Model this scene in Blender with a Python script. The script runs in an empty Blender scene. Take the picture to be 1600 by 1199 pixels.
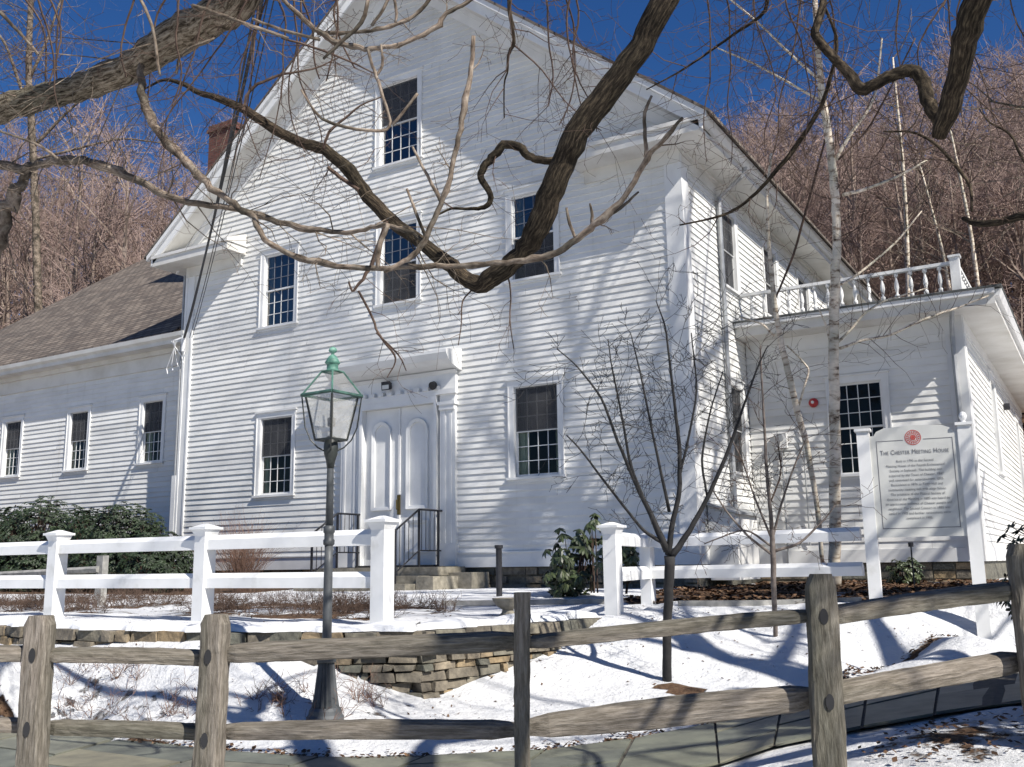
import bpy, math, random
import numpy as np
from mathutils import Vector, Matrix

S = bpy.context.scene
COL = S.collection
rad = math.radians

# ------------------------------------------------------------------ camera
FPX, YAW, PITCH, ROLL = 1520.0, rad(31.2), rad(10.58), rad(-0.775)
fw = Vector((-math.sin(YAW)*math.cos(PITCH), math.cos(YAW)*math.cos(PITCH), math.sin(PITCH)))
r0 = Vector((math.cos(YAW), math.sin(YAW), 0)); u0 = r0.cross(fw)
rt = r0*math.cos(ROLL)+u0*math.sin(ROLL); up = -r0*math.sin(ROLL)+u0*math.cos(ROLL)
cam = bpy.data.cameras.new("camera"); camo = bpy.data.objects.new("camera", cam); COL.objects.link(camo)
m = Matrix((rt, up, -fw)).transposed().to_4x4(); camo.matrix_world = m
cam.sensor_width = 36; cam.lens = 36*FPX/1600; cam.clip_start = .05; cam.clip_end = 2000
S.camera = camo

def ray(x, y): return fw + rt*((x-800)/FPX) - up*((y-599.5)/FPX)
def at(x, y, d): return ray(x, y)*d            # a point d metres ahead of the lens
def onY(x, y, Y): r = ray(x, y); return r*(Y/r.y)

# ------------------------------------------------------------------ light
SUN = Vector((3.04, -1.0, 2.89)).normalized()
S.world = bpy.data.worlds.new("World"); S.world.use_nodes = True
wn = S.world.node_tree; bg = wn.nodes['Background']
sky = wn.nodes.new('ShaderNodeTexSky'); sky.sky_type = 'NISHITA'; sky.sun_disc = False
sky.sun_elevation = math.asin(SUN.z); sky.sun_rotation = math.atan2(SUN.x, SUN.y)
sky.altitude = 600; sky.air_density = 1.0; sky.dust_density = .05; sky.ozone_density = 4
hs = wn.nodes.new('ShaderNodeHueSaturation'); hs.inputs['Saturation'].default_value = 1.26; hs.inputs['Hue'].default_value = .511
wn.links.new(sky.outputs[0], hs.inputs['Color']); wn.links.new(hs.outputs[0], bg.inputs[0]); bg.inputs[1].default_value = .063
sl = bpy.data.lights.new("sun", 'SUN'); sl.energy = 5.0; sl.angle = rad(.55); sl.color = (1, .955, .88)
so = bpy.data.objects.new("sun", sl); COL.objects.link(so)
so.rotation_euler = SUN.to_track_quat('Z', 'Y').to_euler(); so.location = (30, -10, 30)
S.view_settings.view_transform = 'Standard'; S.view_settings.look = 'None'
S.view_settings.gamma = 1; S.view_settings.exposure = 0.6
S.render.resolution_x = 1024; S.render.resolution_y = 767

# ------------------------------------------------------------------ materials
def newmat(name):
    m = bpy.data.materials.new(name); m.use_nodes = True
    nt = m.node_tree; b = nt.nodes['Principled BSDF']
    return m, nt, b
def N(nt, t, **k):
    n = nt.nodes.new(t)
    for a, v in k.items():
        if a.startswith('i_'): n.inputs[a[2:].replace('_', ' ')].default_value = v
        else: setattr(n, a, v)
    return n
def ramp(nt, fac, stops):
    r = nt.nodes.new('ShaderNodeValToRGB'); e = r.color_ramp.elements
    while len(e) < len(stops): e.new(.5)
    for i, (p, c) in enumerate(stops):
        e[i].position = p; e[i].color = (c[0], c[1], c[2], 1)
    nt.links.new(fac, r.inputs[0]); return r.outputs[0]
def bump(nt, b, h, dist, strength=1.0):
    n = nt.nodes.new('ShaderNodeBump'); n.inputs['Distance'].default_value = dist; n.inputs['Strength'].default_value = strength
    nt.links.new(h, n.inputs['Height']); nt.links.new(n.outputs[0], b.inputs['Normal'])
def coords(nt, scale=(1, 1, 1), kind='Object'):
    tc = nt.nodes.new('ShaderNodeTexCoord'); mp = nt.nodes.new('ShaderNodeMapping'); mp.inputs['Scale'].default_value = scale
    nt.links.new(tc.outputs[kind], mp.inputs[0]); return mp.outputs[0]
def noise(nt, vec, scale, detail=4, rough=.55):
    n = nt.nodes.new('ShaderNodeTexNoise'); n.inputs['Scale'].default_value = scale
    n.inputs['Detail'].default_value = detail; n.inputs['Roughness'].default_value = rough
    if vec is not None: nt.links.new(vec, n.inputs['Vector'])
    return n.outputs['Fac']
def simple(name, stops, scale=8, rough=.7, bumpd=0, stretch=(1, 1, 1), metallic=0, detail=5, island=0, spec=.5, bscale=None):
    m, nt, b = newmat(name)
    v = coords(nt, stretch)
    f = noise(nt, v, scale, detail)
    c = ramp(nt, f, stops)
    if island:
        g = nt.nodes.new('ShaderNodeNewGeometry'); mr = nt.nodes.new('ShaderNodeMapRange')
        mr.inputs[3].default_value = 1-island; mr.inputs[4].default_value = 1+island*.6
        nt.links.new(g.outputs['Random Per Island'], mr.inputs[0])
        mx = nt.nodes.new('ShaderNodeVectorMath'); mx.operation = 'SCALE'
        nt.links.new(c, mx.inputs[0]); nt.links.new(mr.outputs[0], mx.inputs['Scale']); c = mx.outputs[0]
    nt.links.new(c, b.inputs['Base Color'])
    b.inputs['Roughness'].default_value = rough; b.inputs['Metallic'].default_value = metallic
    b.inputs['Specular IOR Level'].default_value = spec
    if bumpd:
        f2 = noise(nt, v, bscale or scale*1.7, 6, .6); bump(nt, b, f2, bumpd)
    return m
M = {}
M['siding'] = simple('weathered_white_siding', [(.25, (.61, .605, .59)), (.55, (.70, .695, .68)), (.8, (.74, .735, .72))], 1.3, .55, .002, (1, 1, 3), island=.07, spec=.3, bscale=30)
def mat_siding():
    m = M['siding']; nt = m.node_tree; b = nt.nodes['Principled BSDF']; src = b.inputs['Base Color'].links[0].from_socket
    f = noise(nt, coords(nt, (1, 1, .12)), 3.2, 7, .7); g = noise(nt, coords(nt), .55, 4, .6)
    c1 = ramp(nt, f, [(.28, (.88, .87, .84)), (.42, (1, 1, 1)), (.7, (1.03, 1.03, 1.02))]); c2 = ramp(nt, g, [(.3, (.96, .955, .94)), (.6, (1.02, 1.02, 1.01))])
    for c in (c1, c2):
        mx = nt.nodes.new('ShaderNodeMix'); mx.data_type = 'RGBA'; mx.blend_type = 'MULTIPLY'; mx.inputs[0].default_value = 1
        nt.links.new(src, mx.inputs[6]); nt.links.new(c, mx.inputs[7]); src = mx.outputs[2]
    nt.links.new(src, b.inputs['Base Color'])
mat_siding()
M['trim'] = simple('white_trim_paint', [(.25, (.62, .62, .61)), (.6, (.71, .71, .70))], 2.2, .5, .0015, spec=.3, bscale=40)
M['soffit'] = simple('dull_white_soffit', [(.25, (.50, .48, .44)), (.6, (.64, .63, .60))], 1.6, .6, .001, spec=.2)  # duller, warmer white than the trim
M['fence_white'] = simple('fresh_white_fence_paint', [(.28, (.58, .575, .55)), (.42, (.72, .72, .71)), (.7, (.78, .78, .775))], 3.5, .5, .002, spec=.4)
M['muntin_shade'] = simple('muntins_painted_dim', [(.3, (.10, .11, .14)), (.7, (.15, .16, .19))], 4, .6)  # dimming by storm glass is put into the muntin colour
M['dark'] = simple('unlit_room_black', [(.3, (.012, .012, .014)), (.7, (.03, .03, .032))], 2, .9)  # darkness of unlit rooms and holes put into the colour
M['screen'] = simple('grey_insect_screen', [(.3, (.045, .046, .05)), (.7, (.075, .076, .08))], 2.5, .8, .0, spec=.2)
M['screen'].node_tree.nodes['Principled BSDF'].inputs['Alpha'].default_value = .78
M['curtain'] = simple('pale_curtain', [(.3, (.30, .34, .26)), (.7, (.45, .47, .38))], 6, .9)
M['iron'] = simple('black_iron', [(.3, (.012, .012, .014)), (.7, (.03, .03, .035))], 12, .5, .001, spec=.4)
M['brass'] = simple('tarnished_brass', [(.3, (.12, .09, .03)), (.7, (.22, .16, .06))], 20, .4, 0, metallic=.8)
M['lampgrey'] = simple('grey_painted_lamp_iron', [(.3, (.045, .05, .055)), (.7, (.09, .095, .10))], 10, .5, .002, spec=.4)
M['lampblack'] = simple('black_lamp_iron', [(.3, (.012, .014, .013)), (.7, (.03, .035, .033))], 10, .5, .001)
M['verdigris'] = simple('green_copper_patina', [(.35, (.035, .10, .08)), (.5, (.08, .20, .155)), (.68, (.20, .38, .30))], 14, .6, .001)
M['verdimid'] = simple('dull_green_copper', [(.3, (.03, .085, .07)), (.7, (.10, .22, .17))], 14, .6)
M['verdidark'] = simple('dark_green_copper', [(.35, (.02, .055, .045)), (.7, (.07, .15, .12))], 14, .6, .001)
M['porchroof'] = simple('dark_grey_membrane_roof', [(.3, (.05, .055, .055)), (.7, (.10, .105, .10))], 5, .8)
M['redbell'] = simple('red_enamel', [(.3, (.28, .02, .02)), (.7, (.42, .03, .03))], 5, .35)
M['signink'] = simple('dark_sign_lettering', [(.3, (.11, .11, .12)), (.7, (.17, .17, .18))], 9, .7)
M['signred'] = simple('red_sign_emblem', [(.3, (.42, .06, .05)), (.7, (.55, .10, .08))], 30, .6)
M['signgrey'] = simple('pale_grey_sign_face', [(.3, (.53, .53, .50)), (.7, (.62, .62, .59))], 4, .5)
M['black_cable'] = simple('black_cable', [(.3, (.012, .012, .013)), (.7, (.022, .022, .024))], 5, .6)
M['white_cable'] = simple('white_cable', [(.3, (.65, .65, .65)), (.7, (.75, .75, .75))], 5, .6)
M['greymetal'] = simple('dull_grey_metal', [(.3, (.25, .26, .27)), (.7, (.38, .39, .40))], 6, .5, 0, metallic=.3)
def mat_bark(name, stops, scale, along, bd, rough=.95, big=1.7, dk=.7):
    m, nt, b = newmat(name)
    a = nt.nodes.new('ShaderNodeAttribute'); a.attribute_name = 'grain'
    mp = nt.nodes.new('ShaderNodeMapping'); mp.inputs['Scale'].default_value = (1, 1, along); nt.links.new(a.outputs['Vector'], mp.inputs[0])
    f = noise(nt, mp.outputs[0], scale, 9, .68); g = noise(nt, coords(nt), big, 4, .6)
    c = ramp(nt, f, stops); c3 = ramp(nt, g, [(.38, (dk, dk, dk*.93)), (.65, (1.2, 1.12, 1.05))])
    mx = nt.nodes.new('ShaderNodeMix'); mx.data_type = 'RGBA'; mx.blend_type = 'MULTIPLY'; mx.inputs[0].default_value = 1
    nt.links.new(c, mx.inputs[6]); nt.links.new(c3, mx.inputs[7]); nt.links.new(mx.outputs[2], b.inputs['Base Color'])
    b.inputs['Roughness'].default_value = rough; b.inputs['Specular IOR Level'].default_value = .15
    bump(nt, b, f, bd); return m
M['bark'] = mat_bark('grey_brown_bark', [(.36, (.025, .020, .015)), (.45, (.10, .082, .06)), (.54, (.24, .21, .165)), (.68, (.36, .33, .27))], 30, .5, .02)
M['barkdark'] = mat_bark('dark_brown_bark', [(.34, (.010, .008, .007)), (.48, (.036, .029, .022)), (.58, (.082, .066, .048)), (.70, (.18, .145, .10))], 38, .45, .012)
M['palebark'] = mat_bark('pale_tan_branch_bark', [(.32, (.05, .04, .032)), (.48, (.20, .165, .135)), (.65, (.36, .325, .28))], 44, .35, .006, .95, 4.5, .28)
M['twig'] = simple('dark_reddish_twigs', [(.3, (.05, .034, .028)), (.7, (.13, .09, .07))], 9, .9, 0, spec=.1)
M['youngbark'] = simple('dark_smooth_young_bark', [(.3, (.008, .008, .009)), (.7, (.026, .024, .024))], 14, .8, .003)
M['sapbark'] = simple('grey_sapling_bark', [(.3, (.08, .06, .05)), (.7, (.2, .17, .15))], 18, .8, .003)
M['forest_trunk'] = simple('pale_forest_trunks', [(.3, (.17, .125, .10)), (.7, (.32, .26, .22))], .6, .95, 0, spec=.05)
M['forest_twig'] = simple('reddish_brown_forest_twigs', [(.3, (.21, .148, .128)), (.7, (.40, .305, .268))], .12, .95, 0, spec=.05)
M['leaf'] = simple('dark_evergreen_leaves', [(.3, (.008, .017, .006)), (.7, (.026, .045, .014))], 5, .6, 0, island=.5, spec=.5)
M['rhodo'] = simple('rhododendron_leaves', [(.3, (.022, .04, .014)), (.7, (.07, .085, .032))], 5, .45, 0, island=.5, spec=.55)
M['bushtwig'] = simple('red_brown_bush_twigs', [(.3, (.10, .055, .04)), (.7, (.20, .12, .085))], 9, .9)
M['litter'] = simple('brown_leaf_litter', [(.3, (.05, .03, .02)), (.5, (.12, .07, .043)), (.7, (.21, .135, .08))], 3, .9, 0, island=.5, spec=.1)
M['joint'] = simple('dark_joint_sand', [(.3, (.045, .04, .033)), (.7, (.09, .08, .065))], 20, .95)
M['granite'] = simple('buff_grey_granite', [(.3, (.16, .145, .11)), (.55, (.26, .235, .185)), (.75, (.36, .33, .26))], 9, .85, .01, detail=8)
M['kerbstone'] = simple('grey_edging_stone', [(.3, (.18, .18, .17)), (.7, (.34, .33, .31))], 9, .85, .008)

def mat_stone():
    m, nt, b = newmat('brown_field_stones')
    v = coords(nt)
    g = nt.nodes.new('ShaderNodeNewGeometry')
    c1 = ramp(nt, g.outputs['Random Per Island'], [(0, (.12, .105, .085)), (.3, (.20, .17, .13)), (.5, (.115, .115, .095)), (.7, (.24, .20, .15)), (.9, (.25, .18, .10)), (1, (.17, .16, .14))])
    f = noise(nt, v, 11, 8, .6)
    c2 = ramp(nt, f, [(.3, (.45, .45, .45)), (.7, (1.3, 1.3, 1.25))])
    mx = nt.nodes.new('ShaderNodeMix'); mx.data_type = 'RGBA'; mx.blend_type = 'MULTIPLY'; mx.inputs[0].default_value = 1
    nt.links.new(c1, mx.inputs[6]); nt.links.new(c2, mx.inputs[7]); nt.links.new(mx.outputs[2], b.inputs['Base Color'])
    b.inputs['Roughness'].default_value = .9; bump(nt, b, noise(nt, v, 16, 8), .02); return m
M['stone'] = mat_stone()

def mat_shingle():
    m, nt, b = newmat('brown_roof_shingles')
    v = coords(nt)
    br = nt.nodes.new('ShaderNodeTexBrick'); br.inputs['Scale'].default_value = 1
    br.inputs['Brick Width'].default_value = .34; br.inputs['Row Height'].default_value = .17; br.inputs['Mortar Size'].default_value = .022
    br.inputs['Color1'].default_value = (.095, .078, .066, 1); br.inputs['Color2'].default_value = (.205, .175, .145, 1); br.inputs['Mortar'].default_value = (.045, .035, .03, 1)
    nt.links.new(v, br.inputs['Vector'])
    f = noise(nt, v, 1.6, 8, .65); c2 = ramp(nt, f, [(.3, (.62, .62, .64)), (.7, (1.25, 1.2, 1.15))])
    mx = nt.nodes.new('ShaderNodeMix'); mx.data_type = 'RGBA'; mx.blend_type = 'MULTIPLY'; mx.inputs[0].default_value = 1
    nt.links.new(br.outputs[0], mx.inputs[6]); nt.links.new(c2, mx.inputs[7]); nt.links.new(mx.outputs[2], b.inputs['Base Color'])
    b.inputs['Roughness'].default_value = .95; bump(nt, b, br.outputs[1], .02, -1); return m
M['shingle'] = mat_shingle()
def mat_brick():
    m, nt, b = newmat('old_red_brick')
    v = coords(nt)
    sp = nt.nodes.new('ShaderNodeSeparateXYZ'); nt.links.new(v, sp.inputs[0])
    ad = nt.nodes.new('ShaderNodeMath'); nt.links.new(sp.outputs[0], ad.inputs[0]); nt.links.new(sp.outputs[1], ad.inputs[1])
    cb = nt.nodes.new('ShaderNodeCombineXYZ'); nt.links.new(ad.outputs[0], cb.inputs[0]); nt.links.new(sp.outputs[2], cb.inputs[1])
    br = nt.nodes.new('ShaderNodeTexBrick'); br.inputs['Scale'].default_value = 1
    br.inputs['Brick Width'].default_value = .21; br.inputs['Row Height'].default_value = .075; br.inputs['Mortar Size'].default_value = .008
    br.inputs['Color1'].default_value = (.085, .026, .02, 1); br.inputs['Color2'].default_value = (.15, .05, .036, 1); br.inputs['Mortar'].default_value = (.09, .075, .065, 1)
    nt.links.new(cb.outputs[0], br.inputs['Vector'])
    nt.links.new(br.outputs[0], b.inputs['Base Color']); b.inputs['Roughness'].default_value = .9; bump(nt, b, br.outputs[1], .006, -1); return m
M['brick'] = mat_brick()
def mat_wood():
    m, nt, b = newmat('weathered_grey_split_wood')
    tc = nt.nodes.new('ShaderNodeTexCoord'); mp = nt.nodes.new('ShaderNodeMapping'); mp.inputs['Scale'].default_value = (1, 1, .09)
    nt.links.new(tc.outputs['UV'], mp.inputs[0])   # UV unused fallback replaced below
    at_ = nt.nodes.new('ShaderNodeAttribute'); at_.attribute_name = 'grain'
    mp.inputs['Scale'].default_value = (1, 1, 1)
    nt.links.new(at_.outputs['Vector'], mp.inputs[0])
    f = noise(nt, mp.outputs[0], 40, 9, .7); f3 = noise(nt, mp.outputs[0], 3, 3, .5)
    c = ramp(nt, f, [(.26, (.075, .066, .057)), (.43, (.145, .13, .11)), (.57, (.235, .213, .187)), (.76, (.37, .345, .31))])
    c3 = ramp(nt, f3, [(.35, (.62, .64, .58)), (.65, (1.1, 1.05, 1.0))])
    mx = nt.nodes.new('ShaderNodeMix'); mx.data_type = 'RGBA'; mx.blend_type = 'MULTIPLY'; mx.inputs[0].default_value = 1
    nt.links.new(c, mx.inputs[6]); nt.links.new(c3, mx.inputs[7]); nt.links.new(mx.outputs[2], b.inputs['Base Color'])
    b.inputs['Roughness'].default_value = .9; b.inputs['Specular IOR Level'].default_value = .2
    bump(nt, b, f, .013); return m
M['splitwood'] = mat_wood()
def mat_flag():
    m, nt, b = newmat('bluestone_flagging')
    v = coords(nt)
    g = nt.nodes.new('ShaderNodeNewGeometry')
    c1 = ramp(nt, g.outputs['Random Per Island'], [(0, (.10, .11, .10)), (.35, (.155, .16, .125)), (.6, (.12, .135, .125)), (.8, (.19, .18, .135)), (1, (.135, .15, .135))])
    f = noise(nt, v, 3.5, 8, .6); c2 = ramp(nt, f, [(.3, (.55, .55, .56)), (.7, (1.3, 1.28, 1.18))])
    mx = nt.nodes.new('ShaderNodeMix'); mx.data_type = 'RGBA'; mx.blend_type = 'MULTIPLY'; mx.inputs[0].default_value = 1
    nt.links.new(c1, mx.inputs[6]); nt.links.new(c2, mx.inputs[7]); nt.links.new(mx.outputs[2], b.inputs['Base Color'])
    b.inputs['Roughness'].default_value = .6; bump(nt, b, f, .01); return m
M['flag'] = mat_flag()
M['birch'] = mat_bark('white_birch_bark', [(.33, (.035, .028, .022)), (.41, (.30, .24, .19)), (.50, (.62, .57, .49)), (.7, (.74, .70, .63))], 4, 3.2, .003, .7)
def mat_glass(ior, nm):
    m, nt, b = newmat(nm); nt.nodes.remove(b)
    out = nt.nodes['Material Output']
    fr = nt.nodes.new('ShaderNodeFresnel'); fr.inputs[0].default_value = ior
    tr = nt.nodes.new('ShaderNodeBsdfTransparent'); tr.inputs[0].default_value = (.82, .86, .85, 1)
    gl = nt.nodes.new('ShaderNodeBsdfGlossy'); gl.inputs['Roughness'].default_value = .02
    v = coords(nt); f = noise(nt, v, 2.2, 2)
    bp = nt.nodes.new('ShaderNodeBump'); bp.inputs['Distance'].default_value = .02; bp.inputs['Strength'].default_value = .3
    nt.links.new(f, bp.inputs['Height']); nt.links.new(bp.outputs[0], gl.inputs['Normal'])
    mx = nt.nodes.new('ShaderNodeMixShader'); nt.links.new(fr.outputs[0], mx.inputs[0]); nt.links.new(tr.outputs[0], mx.inputs[1]); nt.links.new(gl.outputs[0], mx.inputs[2])
    nt.links.new(mx.outputs[0], out.inputs[0]); return m
M['glass'] = mat_glass(2.45, 'storm_window_glass'); M['dimglass'] = mat_glass(1.35, 'old_window_glass')
def mat_lampglass(alpha, nm):
    m, nt, b = newmat(nm)
    b.inputs['Base Color'].default_value = (.62, .63, .60, 1); b.inputs['Roughness'].default_value = .35; b.inputs['Alpha'].default_value = alpha
    v = coords(nt); f = noise(nt, v, 9, 3); c = ramp(nt, f, [(.3, (.5, .5, .47)), (.7, (.68, .68, .65))]); nt.links.new(c, b.inputs['Base Color']); return m
M['lampglass'] = mat_lampglass(.34, 'dusty_lantern_glass'); M['roofglass'] = mat_lampglass(.14, 'clear_lantern_roof_glass')
def mat_ground():
    m, nt, b = newmat('snow_over_leafy_soil')
    v = coords(nt)
    a = nt.nodes.new('ShaderNodeAttribute'); a.attribute_name = 'bare'
    n1 = noise(nt, v, 5.5, 7, .65)
    ad = nt.nodes.new('ShaderNodeMath'); ad.operation = 'ADD'; nt.links.new(a.outputs['Fac'], ad.inputs[0]); nt.links.new(n1, ad.inputs[1])
    k = nt.nodes.new('ShaderNodeMapRange'); k.inputs[1].default_value = .97; k.inputs[2].default_value = 1.06; nt.links.new(ad.outputs[0], k.inputs[0])
    soil = ramp(nt, noise(nt, v, 24, 6, .7), [(.3, (.045, .028, .018)), (.5, (.12, .07, .042)), (.7, (.21, .14, .085))])
    snow = ramp(nt, noise(nt, v, 2.5, 4), [(.3, (.66, .67, .69)), (.7, (.75, .75, .75))])
    mx = nt.nodes.new('ShaderNodeMix'); mx.data_type = 'RGBA'
    nt.links.new(k.outputs[0], mx.inputs[0]); nt.links.new(snow, mx.inputs[6]); nt.links.new(soil, mx.inputs[7]); nt.links.new(mx.outputs[2], b.inputs['Base Color'])
    b.inputs['Roughness'].default_value = .8; b.inputs['Specular IOR Level'].default_value = .2
    h = nt.nodes.new('ShaderNodeMath'); h.operation = 'SUBTRACT'
    nt.links.new(noise(nt, v, 4.5, 7, .62), h.inputs[0]); nt.links.new(k.outputs[0], h.inputs[1])
    h2 = nt.nodes.new('ShaderNodeMath'); h2.operation = 'MULTIPLY_ADD'; h2.inputs[1].default_value = .28
    nt.links.new(noise(nt, v, 38, 6, .75), h2.inputs[0]); nt.links.new(h.outputs[0], h2.inputs[2])
    bump(nt, b, h2.outputs[0], .075, 1.0); return m
M['ground'] = mat_ground()

# ------------------------------------------------------------------ mesh helpers
def Vv(v): return (v[0], v[1], v[2])
class MB:
    def __init__(s): s.v = []; s.f = []; s.smooth = False; s.g = []
    def face(s, pts):
        n = len(s.v); s.v += [Vv(p) for p in pts]; s.f.append(tuple(range(n, n+len(pts))))
    def box(s, x0, x1, y0, y1, z0, z1):
        if x0 > x1: x0, x1 = x1, x0
        if y0 > y1: y0, y1 = y1, y0
        n = len(s.v)
        s.v += [(x, y, z) for z in (z0, z1) for x, y in ((x0, y0), (x1, y0), (x1, y1), (x0, y1))]
        s.f += [tuple(n+i for i in q) for q in ((3, 2, 1, 0), (4, 5, 6, 7), (0, 1, 5, 4), (1, 2, 6, 5), (2, 3, 7, 6), (3, 0, 4, 7))]
        return s
    def hexa(s, p):     # p: 8 points, bottom ring then top ring
        n = len(s.v); s.v += [Vv(q) for q in p]
        s.f += [tuple(n+i for i in q) for q in ((3, 2, 1, 0), (4, 5, 6, 7), (0, 1, 5, 4), (1, 2, 6, 5), (2, 3, 7, 6), (3, 0, 4, 7))]
        return s
    def prism(s, poly, a, b):   # poly of 3D points, extruded from offset a to offset b (vectors)
        n = len(s.v); k = len(poly)
        s.v += [(p[0]+a[0], p[1]+a[1], p[2]+a[2]) for p in poly]+[(p[0]+b[0], p[1]+b[1], p[2]+b[2]) for p in poly]
        s.f.append(tuple(range(n+k-1, n-1, -1))); s.f.append(tuple(range(n+k, n+2*k)))
        for i in range(k): j = (i+1) % k; s.f.append((n+i, n+j, n+k+j, n+k+i))
        return s
    def tube(s, pts, rs, sides=6, cap=True, jag=0, rng=None):
        P = [Vector(p) for p in pts]; n = len(P)
        if n < 2: return s
        if not hasattr(rs, '__len__'): rs = [rs]*n
        base = len(s.v); prevu = None; acc = (base % 97)*.37
        for i in range(n):
            d = (P[min(i+1, n-1)]-P[max(i-1, 0)])
            if d.length < 1e-9: d = Vector((0, 0, 1))
            d.normalize()
            if i: acc += (P[i]-P[i-1]).length
            if prevu is None:
                u = d.orthogonal().normalized()
            else:
                u = prevu-d*prevu.dot(d)
                u = u.normalized() if u.length > 1e-6 else d.orthogonal().normalized()
            prevu = u; w = d.cross(u)
            for k in range(sides):
                a = 2*math.pi*k/sides; r = rs[i]
                if jag: r *= 1+jag*(rng.random()-.5)
                q = P[i]+u*(math.cos(a)*r)+w*(math.sin(a)*r); s.v.append((q.x, q.y, q.z)); s.g.append((math.cos(a)*rs[0], math.sin(a)*rs[0], acc))
        for i in range(n-1):
            for k in range(sides):
                a = base+i*sides+k; b = base+i*sides+(k+1) % sides
                s.f.append((a, b, b+sides, a+sides))
        if cap:
            s.f.append(tuple(base+k for k in range(sides-1, -1, -1))); s.f.append(tuple(base+(n-1)*sides+k for k in range(sides)))
        return s
    def lathe(s, c, prof, sides=16, flute=0):  # prof: (r, z)
        base = len(s.v)
        for r, z in prof:
            for k in range(sides):
                a = 2*math.pi*k/sides; rr = r*(1-(flute if k % 2 else 0))
                s.v.append((c[0]+math.cos(a)*rr, c[1]+math.sin(a)*rr, c[2]+z))
        for i in range(len(prof)-1):
            for k in range(sides):
                a = base+i*sides+k; b = base+i*sides+(k+1) % sides
                s.f.append((a, b, b+sides, a+sides))
        s.f.append(tuple(base+k for k in range(sides-1, -1, -1))); s.f.append(tuple(base+(len(prof)-1)*sides+k for k in range(sides)))
        return s
    def build(s, name, mat, parent=None, smooth=False, grain=None):
        o0 = Vector((0, 0, 0)); q = parent
        while q is not None: o0 = o0+q.location; q = q.parent
        me = bpy.data.meshes.new(name)
        V = np.array(s.v, dtype=np.float64).reshape(-1, 3)-np.array(o0)
        nf = len(s.f); ln = np.fromiter((len(f) for f in s.f), dtype=np.int32, count=nf)
        idx = np.fromiter((i for f in s.f for i in f), dtype=np.int32, count=int(ln.sum()))
        me.vertices.add(len(V)); me.vertices.foreach_set('co', V.astype(np.float32).ravel())
        me.loops.add(len(idx)); me.loops.foreach_set('vertex_index', idx)
        me.polygons.add(nf); st = np.zeros(nf, dtype=np.int32); st[1:] = np.cumsum(ln)[:-1]
        me.polygons.foreach_set('loop_start', st)
        try: me.polygons.foreach_set('loop_total', ln)
        except Exception: pass
        me.polygons.foreach_set('use_smooth', np.full(nf, bool(smooth), dtype=bool))
        me.update(calc_edges=True); me.validate()
        if grain is None and len(s.g) == len(s.v): grain = s.g
        if grain is not None:
            a = me.attributes.new('grain', 'FLOAT_VECTOR', 'POINT'); a.data.foreach_set('vector', np.array(grain, dtype=np.float32).ravel())
        me.materials.append(mat if not isinstance(mat, str) else M[mat])
        o = bpy.data.objects.new(name, me); COL.objects.link(o)
        if parent is not None: o.parent = parent
        return o
def empty(name, loc):
    o = bpy.data.objects.new(name, None); COL.objects.link(o); o.location = loc; o.empty_display_size = .2; return o
def tag(o, label=None, cat=None, group=None, kind=None):
    if label: o['label'] = label
    if cat: o['category'] = cat
    if group: o['group'] = group
    if kind: o['kind'] = kind
    return o
def thing(name, loc, label, cat, group=None): return tag(empty(name, loc), label, cat, group)
rng = random.Random(7)

# ------------------------------------------------------------------ terrain heights
_r = np.random.RandomState(3); _lat = _r.rand(64, 64)
def vnoise(x, y, s):
    x = np.asarray(x)/s; y = np.asarray(y)/s; xi = np.floor(x).astype(int); yi = np.floor(y).astype(int)
    fx = x-xi; fy = y-yi; fx = fx*fx*(3-2*fx); fy = fy*fy*(3-2*fy)
    g = lambda a, b: _lat[a % 64, b % 64]
    return (g(xi, yi)*(1-fx)+g(xi+1, yi)*fx)*(1-fy)+(g(xi, yi+1)*(1-fx)+g(xi+1, yi+1)*fx)*fy
def fbm(x, y, s): return vnoise(x, y, s)*.55+vnoise(x+9, y+5, s/2.1)*.28+vnoise(x+3, y+17, s/4.3)*.17
def P2(x, y, d): p = at(x, y, d); return (p.x, p.y, p.z)
def Pz(x, y, z): r = ray(x, y); p = r*(z/r.z); return (p.x, p.y, p.z)
# far edge (house side) and near edge (viewer side) of the flagstone path
PF = [(-16, 4.6, -1.25), (-11, 4.7, -1.25)]+[Pz(a, b, z) for a, b, z in ((0, 1145, -1.25), (100, 1140, -1.25), (250, 1165, -1.25), (400, 1180, -1.25), (550, 1187, -1.25), (800, 1180, -1.25), (950, 1162, -1.24), (1100, 1135, -1.2), (1200, 1108, -1.15), (1290, 1085, -1.1), (1400, 1055, -1.02), (1580, 1012, -.88))]+[(1.2, 10.6, -.85), (4, 11.6, -.8), (9, 12.5, -.7)]
PN = [(-16, 3.5, -1.25), (-11, 3.6, -1.25), (-7.7, 3.7, -1.25), (-6.8, 3.75, -1.25), (-5.8, 3.8, -1.25), (-5.0, 3.9, -1.25), (-4.3, 4.1, -1.25), (-3.3, 4.6, -1.25), (-2.75, 5.15, -1.24), Pz(1110, 1199, -1.2), Pz(1190, 1170, -1.15), Pz(1270, 1150, -1.1), Pz(1400, 1128, -1.02), Pz(1560, 1100, -.9), (.9, 8.6, -.86), (4, 9.8, -.8), (9, 10.6, -.7)]
WL = [(-16, 6.1), (-9.8, 6.02), (-8.4, 5.85), (-6.93, 6.02), (-5.81, 6.4), (-5.04, 6.80), (-4.80, 7.75), (-4.62, 8.5), (-4.55, 9.35)]
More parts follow.
